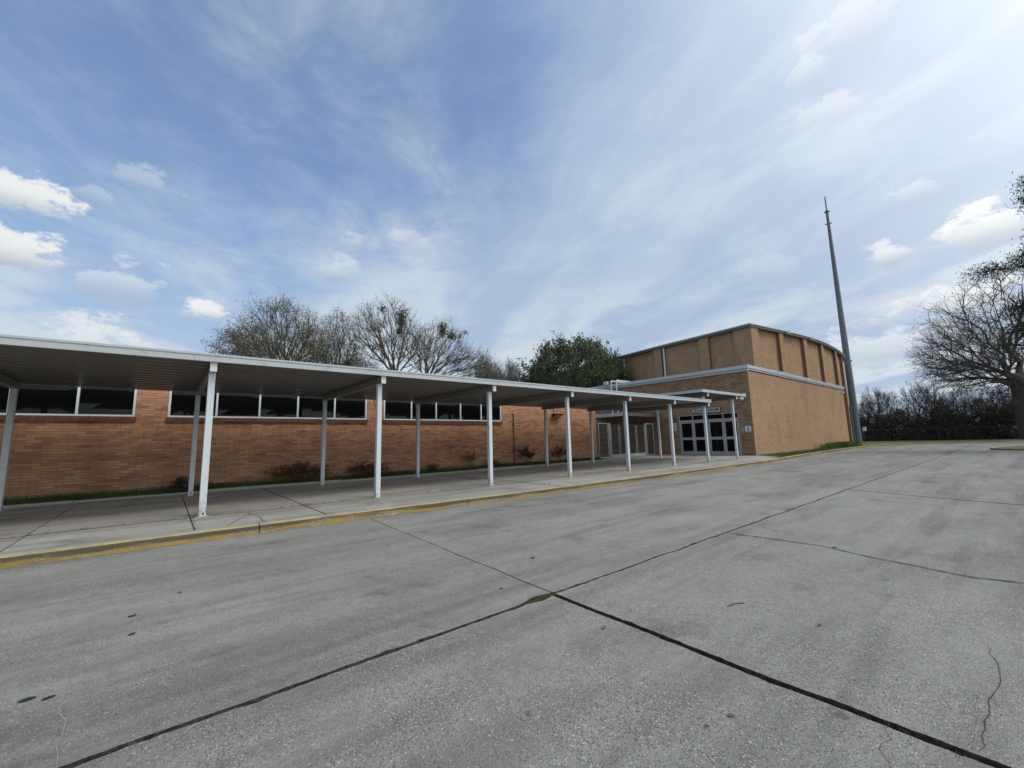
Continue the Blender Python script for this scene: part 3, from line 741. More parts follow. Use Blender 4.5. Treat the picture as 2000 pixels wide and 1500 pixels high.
def along(line, key, val):
    for a, b in zip(line[:-1], line[1:]):
        lo, hi = sorted((a[key], b[key]))
        if lo <= val <= hi and hi > lo:
            t = (val-a[key])/(b[key]-a[key]); p = Vector((a[0]+(b[0]-a[0])*t, a[1]+(b[1]-a[1])*t)); d = Vector((b[0]-a[0], b[1]-a[1])).normalized()
            return p, d
def pilaster(p, d, w, dep=.24):
    nrm = Vector((d.y, -d.x))      # outward
    # plan runs clockwise from the north-west round the west and south, outward is to the right of travel
    a = p-d*w/2; b = p+d*w/2
    q = [a+nrm*.001, b+nrm*.001, b+nrm*dep, a+nrm*dep]
    pl = MB(); pl.add([(q[3].x,q[3].y,.3),(q[2].x,q[2].y,.3),(q[2].x,q[2].y,ZT-.2),(q[3].x,q[3].y,ZT-.2)],[(0,1,2,3)])
    po = obj('pilaster', pl, M['brick_tan'], au)
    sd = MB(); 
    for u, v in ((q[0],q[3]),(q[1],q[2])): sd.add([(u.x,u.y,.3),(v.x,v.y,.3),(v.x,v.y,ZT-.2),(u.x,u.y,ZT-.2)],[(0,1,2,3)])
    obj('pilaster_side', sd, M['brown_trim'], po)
for y in (15.2,19.6,24.3,29.0,34.0):
    p, d = along(leftf, 1, y); pilaster(p, d, .85)
for x in (36.2,40.15,44.05,49.04,52.86,56.0):
    p, d = along(arc, 0, x); pilaster(p, d, .62)
m = MB(); m.prism([(32.05,11.50),(32.95,11.36),(32.99,11.62),(32.40,11.73),(32.55,12.75),(32.17,12.80)], .3, ZT-.2); obj('corner_pilaster', m, M['brick_tan'], au)
m = MB(); m.tube((57.72,12.3,.1),(57.72,12.3,ZT-.2),.10); obj('corner_trim', m, M['brown_trim'], au)
def downspout(x, y, w=.11, mt='white_metal'):
    s_ = MB(); s_.bbox(x-w/2, x+w/2, y-w/2, y+w/2, 5.6, ZT-.45, .01); s_.tube((x,y,ZT-.46),(x,y+.0,ZT-.25),w*.75,n=8); obj('downspout', s_, M[mt], au)
downspout(33.06,19.0); downspout(33.95,23.75); downspout(48.35,10.36,.10,'eave_metal')
for x in (36.75,40.9):
    p, d = along(arc, 0, x); e_ = MB(); e_.box(p.x-.09,p.x+.09,p.y-.62,p.y-.42,ZT-.20,ZT-.02); obj('eave_light', e_, M['paper'], au)
e_ = MB(); e_.box(48.2,48.45,YS-.22,YS-.003,5.0,5.12); obj('corner_light', e_, M['paper'], au)
# conduits over the cornice
for y in (20.17,19.66):
    c_ = MB(); c_.tube((XA-.33,y,3.10),(XA-.33,y,5.86),.055); c_.tube((XA-.33,y,5.86),(XA+1.8,y,5.86),.055)
    c_.tube((XA-.33,y,5.70),(XA-.33,y,5.86),.075); obj('conduit', c_, M['white_metal'], au)
c_ = MB(); c_.box(XA-.45,XA-.22,20.5,20.85,5.62,5.88); obj('junction_box', c_, M['cornice_metal'], au)
c_ = MB(); c_.tube((XA+1.8,19.60,5.86),(XA+1.8,18.4,5.80),.055); obj('conduit', c_, M['white_metal'], au)
# doors
dark = MB(); dark.box(XA+.28, XA+.29, DY0, DY1, G, DZ); obj('lobby_dark_sheet', dark, M['ink'], au)  # added black sheet, paints the darkness of the lobby behind the door glass
fr = MB(); ys = [DY0, 11.955, 12.965, 13.945, DY1]; xf, xb = XA+.02, XA+.12
ZD = 2.34
fr.box(xf, xb, DY0+.002, DY1-.002, DZ-.06, DZ-.002); fr.box(xf-.01, xb, DY0+.06, DY1-.06, ZD, ZD+.11)
for y in (DY0+.03, DY1-.03): fr.box(xf, xb, y-.028, y+.028, G+.002, DZ-.06)
for y in ys[1:-1]: fr.box(xf, xb, y-.03, y+.03, ZD+.11, DZ-.06)
fr.box(xf, xb, ys[2]-.05, ys[2]+.05, G+.002, ZD)
dfm = obj('door_frame', fr, M['door_alu'], au)
for a, b in zip(ys[:-1], ys[1:]):
    t_ = MB(); t_.box(XA+.06, XA+.07, a+.03, b-.03, ZD+.11, DZ-.06); obj('transom_pane', t_, M['glass_door'], dfm)
edges = [(DY0+.06, ys[1]-.004),(ys[1]+.004, ys[2]-.052),(ys[2]+.052, ys[3]-.004),(ys[3]+.004, DY1-.06)]
for k, (a, b) in enumerate(edges):
    do = MB(); s_ = .10; x0, x1 = XA+.03, XA+.075
    do.box(x0,x1,a,a+s_,G+.02,ZD-.004); do.box(x0,x1,b-s_,b,G+.02,ZD-.004)
    do.box(x0,x1,a+s_,b-s_,ZD-.10,ZD-.004); do.box(x0,x1,a+s_,b-s_,G+.02,G+.24); do.box(x0,x1,a+s_,b-s_,1.13,1.30)
    dd = obj('door', do, M['door_alu'], au)
    for z0, z1 in ((G+.24,1.13),(1.30,ZD-.10)):
        g_ = MB(); g_.box(XA+.05, XA+.058, a+s_-.002, b-s_+.002, z0-.002, z1+.002); obj('pane', g_, M['glass_door'], dd)
    hy = (b-.07) if k % 2 == 0 else (a+.07)
    h = MB(); h.tube((XA-.03,hy,1.05),(XA-.03,hy,1.42),.014,n=6); h.tube((XA-.03,hy,1.07),(XA+.03,hy,1.07),.012,n=6); h.tube((XA-.03,hy,1.40),(XA+.03,hy,1.40),.012,n=6)
    obj('handle', h, M['white_metal'], dd)

# ---------------------------------------------------------------- signs on the front wall
def wall_sign(name, y0, y1, z0, z1, mt, label, cat, th=.03, rim=None):
    t = thing(name, (XA,(y0+y1)/2,z0), label, cat)
    m = MB(); m.box(XA-th, XA-.002, y0, y1, z0, z1); obj('board', m, mt, t)
    if rim:
        m = MB(); w = .025
        for a in ((y0-w,y1+w,z1,z1+w),(y0-w,y1+w,z0-w,z0),(y0-w,y0,z0,z1),(y1,y1+w,z0,z1)): m.box(XA-th-.01, XA-.002, *a)
        obj('frame', m, rim, t)
    return t
sg = wall_sign('sign', 12.05, 13.60, 2.885, 3.19, M['sign_face'], 'long grey name board above the entrance doors with dark capital letters AUDITORIUM', 'sign', .04, M['dark_metal'])
cu = bpy.data.curves.new('lettering', 'FONT'); cu.body = 'AUDITORIUM'; cu.size = .26; cu.align_x = 'CENTER'; cu.align_y = 'CENTER'; cu.extrude = .004; cu.offset = .005; cu.space_character = 1.12
tmp = bpy.data.objects.new('tmp', cu); COL.objects.link(tmp); bpy.context.view_layer.update()
me = bpy.data.meshes.new_from_object(tmp.evaluated_get(bpy.context.evaluated_depsgraph_get())); bpy.data.objects.remove(tmp)
me.materials.clear(); lt = link('lettering', me, M['ink'], sg)
lt.matrix_local = Matrix(((0,0,-1,-.048),(-1,0,0,0),(0,1,0,3.035-2.885),(0,0,0,1)))
w0 = max(v.co.x for v in me.vertices)-min(v.co.x for v in me.vertices); k_ = 1.36/w0
for v in me.vertices: v.co.x *= k_
# serif feet and caps so that the capitals read as a slab-serif face
t = thing('wall_plaque', (XA,13.79,3.04), 'small round brass coloured plaque left of the long name board', 'plaque')
m = MB(); m.tube((XA-.03,13.79,3.04),(XA-.002,13.79,3.04),.115,n=20); obj('disc', m, M['brass'], t)
m = MB(); m.tube((XA-.04,13.79,3.04),(XA-.031,13.79,3.04),.06,n=16); obj('boss', m, M['lens'], t)
t = wall_sign('notice', 10.335, 10.665, 1.57, 1.90, M['paper'], 'square white notice with a dark emblem on the brick between doors and corner', 'notice', .012)
m = MB(); xx = XA-.016
m.add([(xx,10.59,1.64),(xx,10.41,1.64),(xx,10.41,1.665),(xx,10.59,1.665)],[(0,3,2,1)])
m.add([(xx,10.55,1.675),(xx,10.45,1.675),(xx,10.475,1.75),(xx,10.525,1.75)],[(0,3,2,1)])
m.tube((xx+.001,10.50,1.775),(xx,10.50,1.775),.024,n=10)
for a in range(9):
    th = math.pi*a/8; y_, z_ = 10.50+.075*math.cos(th), 1.755+.07*math.sin(th); m.box(xx-.0005, xx, y_-.008, y_+.008, z_-.008, z_+.008)
obj('emblem', m, M['ink_blue'], t)
m = MB(); m.box(XA-.0165,XA-.0125,10.53,10.57,1.84,1.86); m.box(XA-.0165,XA-.0125,10.44,10.51,1.845,1.86); obj('heading', m, M['ink_blue'], t)
t = wall_sign('notice', 10.71, 10.90, 1.60, 1.80, M['paper_grey'], 'smaller grey notice left of the square white one by the doors', 'notice', .012)
m = MB(); m.box(XA-.0165,XA-.0125,10.78,10.83,1.66,1.71); obj('emblem', m, M['ink'], t)
t = thing('notice_case', (XA,15.32,1.75), 'grey metal notice case on the brick left of the doors', 'notice case')
m = MB(); m.box(XA-.08, XA-.002, 15.13, 15.53, 1.74, 2.33); obj('case', m, M['sign_face'], t)
m = MB(); m.box(XA-.084, XA-.081, 15.17, 15.22, 1.84, 1.90); obj('keyhole', m, M['ink'], t)
t = thing('wall_lamp', (XA,15.30,2.45), 'dark box lamp mounted above the grey notice case', 'lamp')
m = MB(); m.box(XA-.14, XA-.002, 15.12, 15.46, 2.42, 2.60); m.box(XA-.16, XA-.002, 15.10, 15.48, 2.60, 2.64); obj('housing', m, M['dark_metal'], t)
m = MB(); m.box(XA-.144, XA-.141, 15.17, 15.41, 2.46, 2.54); obj('lens', m, M['lens'], t)
t = thing('security_camera', (XA,10.63,3.55), 'white dome camera on the brick wall near the building corner above the notices', 'camera')
m = MB(); m.tube((XA-.002,10.63,3.60),(XA-.20,10.63,3.60),.045); m.tube((XA-.2,10.63,3.66),(XA-.2,10.63,3.54),.11,.11,12); obj('bracket', m, M['white_metal'], t)
m = MB(); 
for i in range(4):
    a0_, a1_ = i*math.pi/8, (i+1)*math.pi/8
    m.tube((XA-.2,10.63,3.54-.10*math.sin(a0_)),(XA-.2,10.63,3.54-.10*math.sin(a1_)),.10*math.cos(a0_),max(.01,.10*math.cos(a1_)),12,False)
obj('dome', m, M['paper_grey'], t, smooth=True)

# ---------------------------------------------------------------- security screens and gate between the buildings
YG = 16.05
def screen(x0, x1, z0, z1, label):
    t = thing('security_screen', ((x0+x1)/2,YG,G), label, 'screen', 'security screens beside the gate')
    m = MB(); w = .045
    m.bbox(x0,x0+w,YG-.025,YG+.025,G,z1,.004); m.bbox(x1-w,x1,YG-.025,YG+.025,G,z1,.004)
    m.box(x0+w,x1-w,YG-.022,YG+.022,z1-w,z1-.001); m.box(x0+w,x1-w,YG-.022,YG+.022,z0,z0+w); obj('frame', m, M['gate_metal'], t)
    m = MB(); z = z0+w+.05
    while z < z1-w-.03: m.box(x0+w,x1-w,YG-.008,YG+.008,z,z+.042); z += .08
    x = x0+w+.08
    while x < x1-w-.03: m.box(x,x+.022,YG-.006,YG+.006,z0+w,z1-w); x += .11
    obj('bar_grid', m, M['dark_metal'], t)
screen(19.90,20.80,.20,2.31,'tall narrow barred screen left of the gate, against the red brick corner')
screen(24.92,25.80,.20,2.31,'tall narrow barred screen right of the gate, nearest the auditorium wall')
gt = thing('security_gate', (22.9,YG,G), 'wide double metal gate with dark bars and pale kick plates between the two brick buildings', 'gate')
for x in (20.88,21.00,24.80):
    m = MB(); m.bbox(x-.035,x+.035,YG-.035,YG+.035,G,2.30,.004); obj('gate_post', m, M['gate_metal'], gt)
for x0, x1 in ((21.08,22.88),(22.90,24.73)):
    m = MB(); m.box(x0,x1,YG-.015,YG+.015,G+.03,.38); 
    for x in (x0+.02,x0+.80,x0+.94,x1-.02): m.box(x-.018,x+.018,YG-.014,YG+.014,.38,2.16)
    lf = obj('gate_leaf', m, M['gate_metal'], gt)
    m = MB(); x = x0+.08
    z = .45
    while z < 2.16: m.box(x0+.04,x1-.04,YG-.006,YG+.006,z,z+.040); z += .08
    x = x0+.1
    while x < x1-.05: m.box(x-.012,x+.012,YG+.008,YG+.016,.38,2.2); x += .13
    m.box(x0,x1,YG-.015,YG+.015,2.17,2.21); obj('bar_grid', m, M['dark_metal'], lf)
# inner covered way behind the gate
ic_ = thing('inner_canopy', (25,19,G), 'low dark flat canopy in the yard behind the gate', 'canopy')
m = MB(); m.box(22.85,27.2,16.35,19.4,2.86,2.97); m.box(17.9+1.5,27.2,19.45,21.6,2.86,2.97); obj('roof_slab', m, M['deck_metal'], ic_)
m = MB(); m.box(22.79,22.845,16.35,19.4,2.80,3.02); obj('fascia', m, M['alu'], ic_)
m = MB(); m.box(22.85,27.2,16.29,16.345,2.80,3.02); obj('front_fascia', m, M['eave_metal'], ic_)
for x, y in ((23.2,16.6),(23.2,19.1),(26.6,19.1),(20.2,21.3),(23.2,21.3)):
    m = MB(); m.bbox(x-.05,x+.05,y-.05,y+.05,G,2.86,.005); obj('post', m, M['deck_metal'], ic_)
m = MB(); m.box(24.9,25.6,16.30,16.6,3.03,3.10); m.box(23.9,26.4,16.31,16.34,3.022,3.05); obj('roof_fitting', m, M['dark_metal'], ic_)

# ---------------------------------------------------------------- mast
PM = (60.03,11.75)
mt_ = thing('light_mast', (PM[0],PM[1],.1), 'very tall tapered grey steel mast standing on the grass past the auditorium corner', 'mast')
m = MB()
for (za, ra), (zb, rb) in (((.1,.39),(9,.33)),((9,.33),(19,.245)),((19,.245),(27.9,.14))): m.tube((*PM,za),(*PM,zb),ra,rb,16,False)
obj('pole', m, M['mast'], mt_, smooth=True)
m = MB(); m.tube((*PM,.1),(*PM,.24),.52,.52,16); obj('base_flange', m, M['mast'], mt_)
for z, w in ((27.9,.28),(26.4,.36),(9.5,.45)):
    m = MB(); m.tube((PM[0]-.2*w,PM[1]+w*.95,z),(PM[0]+.2*w,PM[1]-w*.95,z+.0),.07); obj('cross_bracket', m, M['dark_metal'], mt_)
m = MB(); m.tube((*PM,27.95),(*PM,28.05),.20,.20,12); obj('top_flange', m, M['mast'], mt_)
m = MB(); m.tube((*PM,28.1),(*PM,29.9),.075,.06,8); obj('lightning_rod', m, M['mast'], mt_)
m = MB(); m.bbox(PM[0]-.66,PM[0]-.42,PM[1]+.10,PM[1]+.36,.1,4.4,.02); obj('cable_duct', m, M['mast'], mt_)
uo = thing('utility_marker', (63,11.75,.1), 'tiny white box on a dark stake just right of the tall mast', 'marker')
m = MB(); m.tube((63,11.75,.1),(63,11.75,1.5),.06,n=8); obj('stake', m, M['dark_metal'], uo)
m = MB(); m.bbox(62.8,63.1,11.45,11.75,1.5,1.95,.02); obj('box', m, M['paper'], uo)

# ---------------------------------------------------------------- chain link fence before the wood
fn = thing('chain_link_fence', (72,10,.1), 'dark chain link fence along the foot of the bare wood', 'fence')
fl = [(69.5,17.5),(71,14.2),(72.5,10.5),(74,6.5),(75.5,2.0),(77,-3)]
m = MB(); pm = MB()
for (a, b) in zip(fl[:-1], fl[1:]):
    m.tube((*a,1.62),(*b,1.62),.03,n=6); n = 2; L = math.dist(a,b)
    d_ = ((b[0]-a[0])/L, (b[1]-a[1])/L); s_ = 0.0
    while s_ < L:
        for sg_ in (1,-1):
            e0 = s_; e1 = s_+sg_*1.5
            if 0 <= e1 <= L: pm.tube((a[0]+d_[0]*e0,a[1]+d_[1]*e0,.12),(a[0]+d_[0]*e1,a[1]+d_[1]*e1,1.62),.006,n=3,caps=False)
        s_ += .16
obj('top_rail', m, M['dark_metal'], fn); obj('mesh', pm, M['dark_metal'], fn)
for p in interp(fl, 2):
    m = MB(); m.tube((*p,.1),(*p,1.68),.04,n=6); obj('fence_post', m, M['dark_metal'], fn)

# ---------------------------------------------------------------- vegetation
def tubes_np(P0, P1, r0, r1, k=3):
    P0 = np.asarray(P0, float); P1 = np.asarray(P1, float); d = P1-P0; L = np.linalg.norm(d, axis=1, keepdims=True)+1e-9; d = d/L
    ref = np.where(np.abs(d[:, 2:3]) > .9, np.array([[1.,0,0]]), np.array([[0,0,1.]]))
    u = np.cross(d, ref); u /= np.linalg.norm(u, axis=1, keepdims=True)+1e-9; w = np.cross(d, u)
    n = len(P0); V = np.zeros((n, 2*k, 3))
    for i in range(k):
        c, s = math.cos(2*math.pi*i/k), math.sin(2*math.pi*i/k)
        V[:, i] = P0+(u*c+w*s)*np.asarray(r0)[:, None]; V[:, k+i] = P1+(u*c+w*s)*np.asarray(r1)[:, None]
    f = np.array([[i,(i+1)%k,k+(i+1)%k,k+i] for i in range(k)]); F = (np.arange(n)[:, None, None]*2*k+f[None]).reshape(-1, 4)
    return V.reshape(-1, 3), F
def cards_np(P, size, rs, flat=0.0, aspect=.55):
    n = len(P); a = rs.normal(size=(n,3)); a /= np.linalg.norm(a, axis=1, keepdims=True)
    b = rs.normal(size=(n,3)); b -= a*(a*b).sum(1, keepdims=True); b /= np.linalg.norm(b, axis=1, keepdims=True)
    s = (np.asarray(size)*rs.uniform(.6,1.3,n))[:, None]
    V = np.stack([P-a*s*.5, P+b*s*aspect*.5, P+a*s*.5, P-b*s*aspect*.5], 1).reshape(-1, 3)
    return V, np.arange(n*4).reshape(-1, 4)
def joinVF(parts):
    V = []; F = []; o = 0
    for v, f in parts: V.append(v); F.append(f+o); o += len(v)
    return np.concatenate(V), np.concatenate(F)

def grow_tree(rs, base, fork, ells, n, lean=0.0, w=.30, step=.7, clip=None, shell=.5):
    """branch skeleton through points scattered in the crown's ellipsoids"""
    base = np.array(base, float); fork = np.array(fork, float)
    pts = []
    tot = sum(e[2] for e in ells)
    for c, r, wt in ells:
        k = int(n*wt/tot); q = rs.normal(size=(k,3)); q /= np.linalg.norm(q, axis=1, keepdims=True)
        rad = rs.uniform(0,1,k)**(1/(1.6+2*shell)); pts.append(np.array(c)+q*rad[:, None]*np.array(r))
    pts = np.concatenate(pts)
    if clip is not None: pts = pts[clip(pts)]
    pts = pts[pts[:, 2] > fork[2]-.35*(np.linalg.norm(pts[:, :2]-fork[:2], axis=1))]
    pts = pts[np.argsort(np.linalg.norm(pts-fork, axis=1))]
    N = 12000; P = np.zeros((N,3)); par = -np.ones(N, int); plen = np.zeros(N); m = 0
    nseg = 5
    for i in range(nseg+1):
        t = i/nseg; P[m] = base*(1-t)+fork*t; par[m] = m-1; plen[m] = 0 if m == 0 else plen[m-1]; m += 1
    root = m-1
    for p in pts:
        if m > N-40: break
        dd = np.linalg.norm(P[root:m]-p, axis=1); cost = dd+w*plen[root:m]
        j = root+int(np.argmin(cost)); L = np.linalg.norm(p-P[j]); k = max(1, int(L/step)); prev = j; q0 = P[j].copy()
        for s in range(1, k+1):
            t = s/k; q = q0*(1-t)+p*t; bend = math.sin(math.pi*t)*L*.04
            q = q+np.array([0,0,bend])+(rs.normal(size=3)*.05*step if s < k else 0)
            P[m] = q; par[m] = prev; plen[m] = plen[prev]+np.linalg.norm(q-P[prev]); prev = m; m += 1
    return P[:m], par[:m], plen[:m]
def tree_radii(par, tip, e=2.4):
    n = len(par); acc = np.zeros(n); r = np.zeros(n)
    for i in range(n-1, -1, -1):
        r[i] = max(tip, acc[i]**(1/e)); 
        if par[i] >= 0: acc[par[i]] += r[i]**e
    return r
def make_tree(name, label, seed, base, fork, ells, n, bark, leaf=None, leafn=0, leafs=.1, tip=.012, twigs=3, twl=.6, leafspread=.25, group=None, clip=None,
              leafzone=None, cat='tree', w=.80, trunk_r=None, upb=.35, clumps=(), step=.7, shell=.5, tw_r=.007):
    rs = np.random.RandomState(seed)
    P, par, plen = grow_tree(rs, base, fork, ells, n, clip=clip, w=w, step=step, shell=shell)
    r = tree_radii(par, tip)
    if trunk_r:
        ge = math.log(trunk_r/tip)/math.log(max(r[0]/tip, 1.01)); r = tip*(r/tip)**ge
    t = thing(name, tuple(base), label, cat, group)
    idx = np.arange(1, len(P)); big = r[idx] > tip*3.2
    parts = []
    for sel, k in ((idx[big], 6), (idx[~big], 3)):
        if len(sel): parts.append(tubes_np(P[par[sel]], P[sel], np.where(r[par[sel]] > 2.5*r[sel], r[sel]*1.3, r[par[sel]]), r[sel], k))
    np_mesh('trunk', *joinVF([parts[0]]), bark, t, smooth=True)
    # crown: fine branches, twigs
    thin = idx[r[idx] < tip*4]
    a = rs.choice(thin, int(len(thin)*twigs)); A = P[a]
    ctr = np.array(fork); out = A-ctr; out /= np.linalg.norm(out, axis=1, keepdims=True)+1e-6
    pd = P[a]-P[par[a]]; pd /= np.linalg.norm(pd, axis=1, keepdims=True)+1e-6
    D = pd*.6+out*.4+rs.normal(size=A.shape)*.55+np.array([0,0,upb]); D /= np.linalg.norm(D, axis=1, keepdims=True)
    Ls = twl*rs.uniform(.4,1.2,len(A))[:, None]; A2 = A+D*Ls*.55; A3 = A2+(D+rs.normal(size=A.shape)*.35)*Ls*.45
    B3 = A2+(D+rs.normal(size=A.shape)*.6)*Ls*.40
    tr = np.full(len(A), tw_r)
    seg = [tubes_np(A, A2, tr*1.2, tr, 3), tubes_np(A2, A3, tr, tr*.5, 3), tubes_np(A2, B3, tr*.9, tr*.4, 3)]
    np_mesh('crown', *joinVF(([parts[1]] if len(parts) > 1 else [])+seg), bark, t)
    if leaf is not None and leafn:
        ends = np.concatenate([A2, A3, B3])
        if leafzone is not None: ends = ends[leafzone(ends)]
        if len(ends):
            c = ends[rs.randint(0, len(ends), leafn)]+rs.normal(size=(leafn,3))*leafspread
            if clip is not None: c = c[clip(c)]
            np_mesh('foliage', *cards_np(c, leafs, rs), leaf, t)
    for k, (cc, rr3, nn) in enumerate(clumps):
        q = rs.normal(size=(nn,3))*.5*np.array(rr3)+np.array(cc)
        np_mesh('mistletoe', *cards_np(q, .16, rs), M['leaf_dark'], t)
    return t

# bare trees behind the classroom building
grp = 'trees behind the low school building'
make_tree('broad_tree', 'wide bushy bare tree with olive tinged twigs, leftmost above the walkway roof', 11, (6.6,36,0), (7.0,36,6.2),
          [((6.4,36,9.3),(3.1,3.5,3.3),5),((3.9,36,8.0),(2.0,2.5,2.2),2.4),((8.7,36,8.4),(2.0,2.4,2.6),1.5)], 1150, M['bark'], M['leaf_olive'], 19000, .10, .013, 2.7, .8, .16, grp, trunk_r=.26, tw_r=.008)
make_tree('bushy_tree', 'rounded bare tree between the widest tree and the one with dark mistletoe clumps', 12, (11.0,37,0), (11.0,37,5.6),
          [((10.9,37,9.2),(2.3,2.6,3.6),4),((12.6,37,7.3),(2.2,2.2,1.9),2)], 800, M['bark'], M['leaf_olive'], 13000, .10, .013, 2.7, .75, .16, grp, trunk_r=.22, tw_r=.008)
make_tree('mistletoe_tree', 'open bare tree with a dark clump of mistletoe near its top, tallest above the walkway', 13, (14.5,33,0), (14.6,33,6.9),
          [((13.7,33,10.8),(2.5,2.6,3.0),4),((12.0,33,10.4),(1.4,1.6,1.6),1),((16.4,33,9.6),(1.9,1.7,2.2),1.5)], 520, M['bark'], M['leaf_olive'], 900, .09, .014, 3.0, .75, .08, grp, trunk_r=.22,
          clumps=[((15.05,33,12.0),(.42,.42,.95),1000),((14.95,33,11.0),(.32,.3,.4),240),((13.4,33,12.7),(.35,.3,.3),120),((12.9,33,9.3),(.45,.4,.35),150),((13.5,33,8.6),(.4,.4,.35),80)], tw_r=.008, step=.8)
make_tree('leaning_tree', 'bare tree with limbs leaning right and mistletoe at its branch ends', 14, (18.2,35,0), (18.5,35,7.2),
          [((20.0,35,10.2),(2.9,2.6,3.1),4),((23.3,35,8.6),(2.8,2.4,2.4),3),((17.3,35,10.4),(1.5,1.8,2.0),1)], 800, M['bark'], M['leaf_olive'], 700, .09, .014, 3.0, .8, .08, grp, trunk_r=.20,
          clumps=[((20.3,35,12.4),(.38,.35,.8),700),((21.3,35,11.9),(.5,.4,.5),420),((22.3,35,12.0),(.4,.3,.25),70),((23.0,35,12.5),(.35,.3,.25),80),((24.3,35,8.9),(.3,.3,.25),60)], tw_r=.008)
# thin saplings
rs0 = random.Random(31)
saps = []
for k in range(11):
    X = 26.5+k*.92+rs0.uniform(-.3,.3); Y = 37.5+rs0.uniform(-1.5,1.5); h = 10.2+rs0.uniform(-1.4,1.3)+(.6 if k < 3 else 0)
    if k < 3:
        saps.append(make_tree('bare_sapling', ['thin bare sapling just right of the leaning tree','second thin bare sapling right of the leaning tree','third thin bare sapling right of the leaning tree'][k], 50+k, (X,Y,0), (X,Y,5.0),
              [((X,Y,h-2.3),(1.1,1.1,2.6),1)], 190, M['bark_grey'], None, 0, .1, .012, 4.5, 1.0, group='thin bare saplings left of the evergreen', trunk_r=.10, upb=.9, tw_r=.008))
    else:
        src = saps[k % 3]; o = src.copy(); COL.objects.link(o); o.location = (X,Y,-rs0.uniform(0,1.3)); o.rotation_euler = (0,0,rs0.uniform(0,6.28)); s = rs0.uniform(.93,1.08); o.scale = (s,s,s)
        o['label'] = 'thin bare sapling in the row behind the walkway roof, %s from the left' % ['fourth','fifth','sixth','seventh','eighth','ninth','tenth','last'][k-3]
        for ch in src.children:
            c = ch.copy(); COL.objects.link(c); c.parent = o
# evergreen before the upper hall
def hallclip(p):   # keep clear of the hall's west wall and off the entrance block
    xw = np.interp(p[:, 1], [11.7,24.3,28.2,36,46], [32.25,34.2,34.9,36.2,37.6])-.25
    return p[:, 0] < xw
make_tree('evergreen_tree', 'dense dark green leafy tree in front of the tall brick hall', 15, (30.6,27.3,0), (30.6,27.3,3.5),
          [((30.9,27.0,7.0),(3.6,5.2,3.4),5),((29.0,29.3,8.6),(1.4,1.6,1.9),1),((32.6,25.2,8.0),(1.5,1.6,2.0),1),((31.2,28.0,9.6),(1.2,1.4,1.3),.7),((33.4,24.6,6.6),(1.6,1.5,1.9),.8),((28.3,31,6.8),(1.6,2,2.2),.8),((30.2,28.6,10.2),(.5,.6,1.3),.35),((32.2,26.2,9.4),(.5,.6,1.3),.35),((31.8,27.2,10.0),(.5,.6,1.2),.3),((29.2,29.6,9.6),(.5,.6,1.1),.3)], 1500, M['bark'],
          M['leaf_dark'], 15500, .25, .014, 3.4, .85, .09, None, clip=hallclip, trunk_r=.28, upb=.6)
# hedge mass low behind the roof, joining the trees
# ---- right side
make_tree('spreading_oak', 'huge bare spreading tree with long drooping limbs at the right edge', 16, (73.4,-.55,.1), (73.4,-.6,6.6),
          [((73,-3.2,11.4),(10,10.4,8.3),5),((72.5,3.3,10.0),(4.5,4.2,4.3),1.8),((73,.6,7.6),(6,6.2,1.8),.8)], 1500, M['bark_oak'], M['leaf_bud'], 30000, .12, .026, 3.3, 1.6, .14, None, trunk_r=.78, upb=.12, w=.55, step=1.7, shell=.8, tw_r=.012, cat='tree')

# pine
def pine():
    rs = np.random.RandomState(5); base = (41.5,-3.4,0); t = thing('pine_tree', base, 'tall dark pine whose clumped boughs reach in at the right edge', 'tree')
    m = MB(); m.tube(base, (41.5,-3.5,10), .36, .28, 10, False); m.tube((41.5,-3.5,10), (41.3,-3.4,17.6), .28, .08, 10, False); obj('trunk', m, M['bark_oak'], t, smooth=True)
    A=[];B=[];ends=[]
    for k in range(64):
        z = 6.0+11.2*(k/64)+rs.uniform(-.3,.3); L = (3.3 if z < 9 else 4.0 if z < 11.4 else max(.6, 3.8-(z-11.4)*1.5))*rs.uniform(.7,1.0)
        th = rs.uniform(0,6.283); d_ = np.array([math.cos(th), math.sin(th), .15+rs.uniform(-.1,.15)])
        p = np.array([41.4,-3.45,z]); e = p+d_*L; A.append(p); B.append(e)
        for q in range(7):
            s = rs.uniform(.35,1.02); c = p+d_*L*s+rs.normal(size=3)*np.array([.45,.45,.18]); ends.append(c); A.append(p+d_*L*s*.9); B.append(c)
    V, F = tubes_np(A, B, np.full(len(A), .05), np.full(len(A), .02), 4); np_mesh('boughs', V, F, M['bark_oak'], t)
    ends = np.array(ends); n = 90000; c = ends[rs.randint(0,len(ends),n)]+rs.normal(size=(n,3))*np.array([.36,.36,.24])
    np_mesh('foliage', *cards_np(c, .22, rs, aspect=.2), M['leaf_pine'], t)
pine()

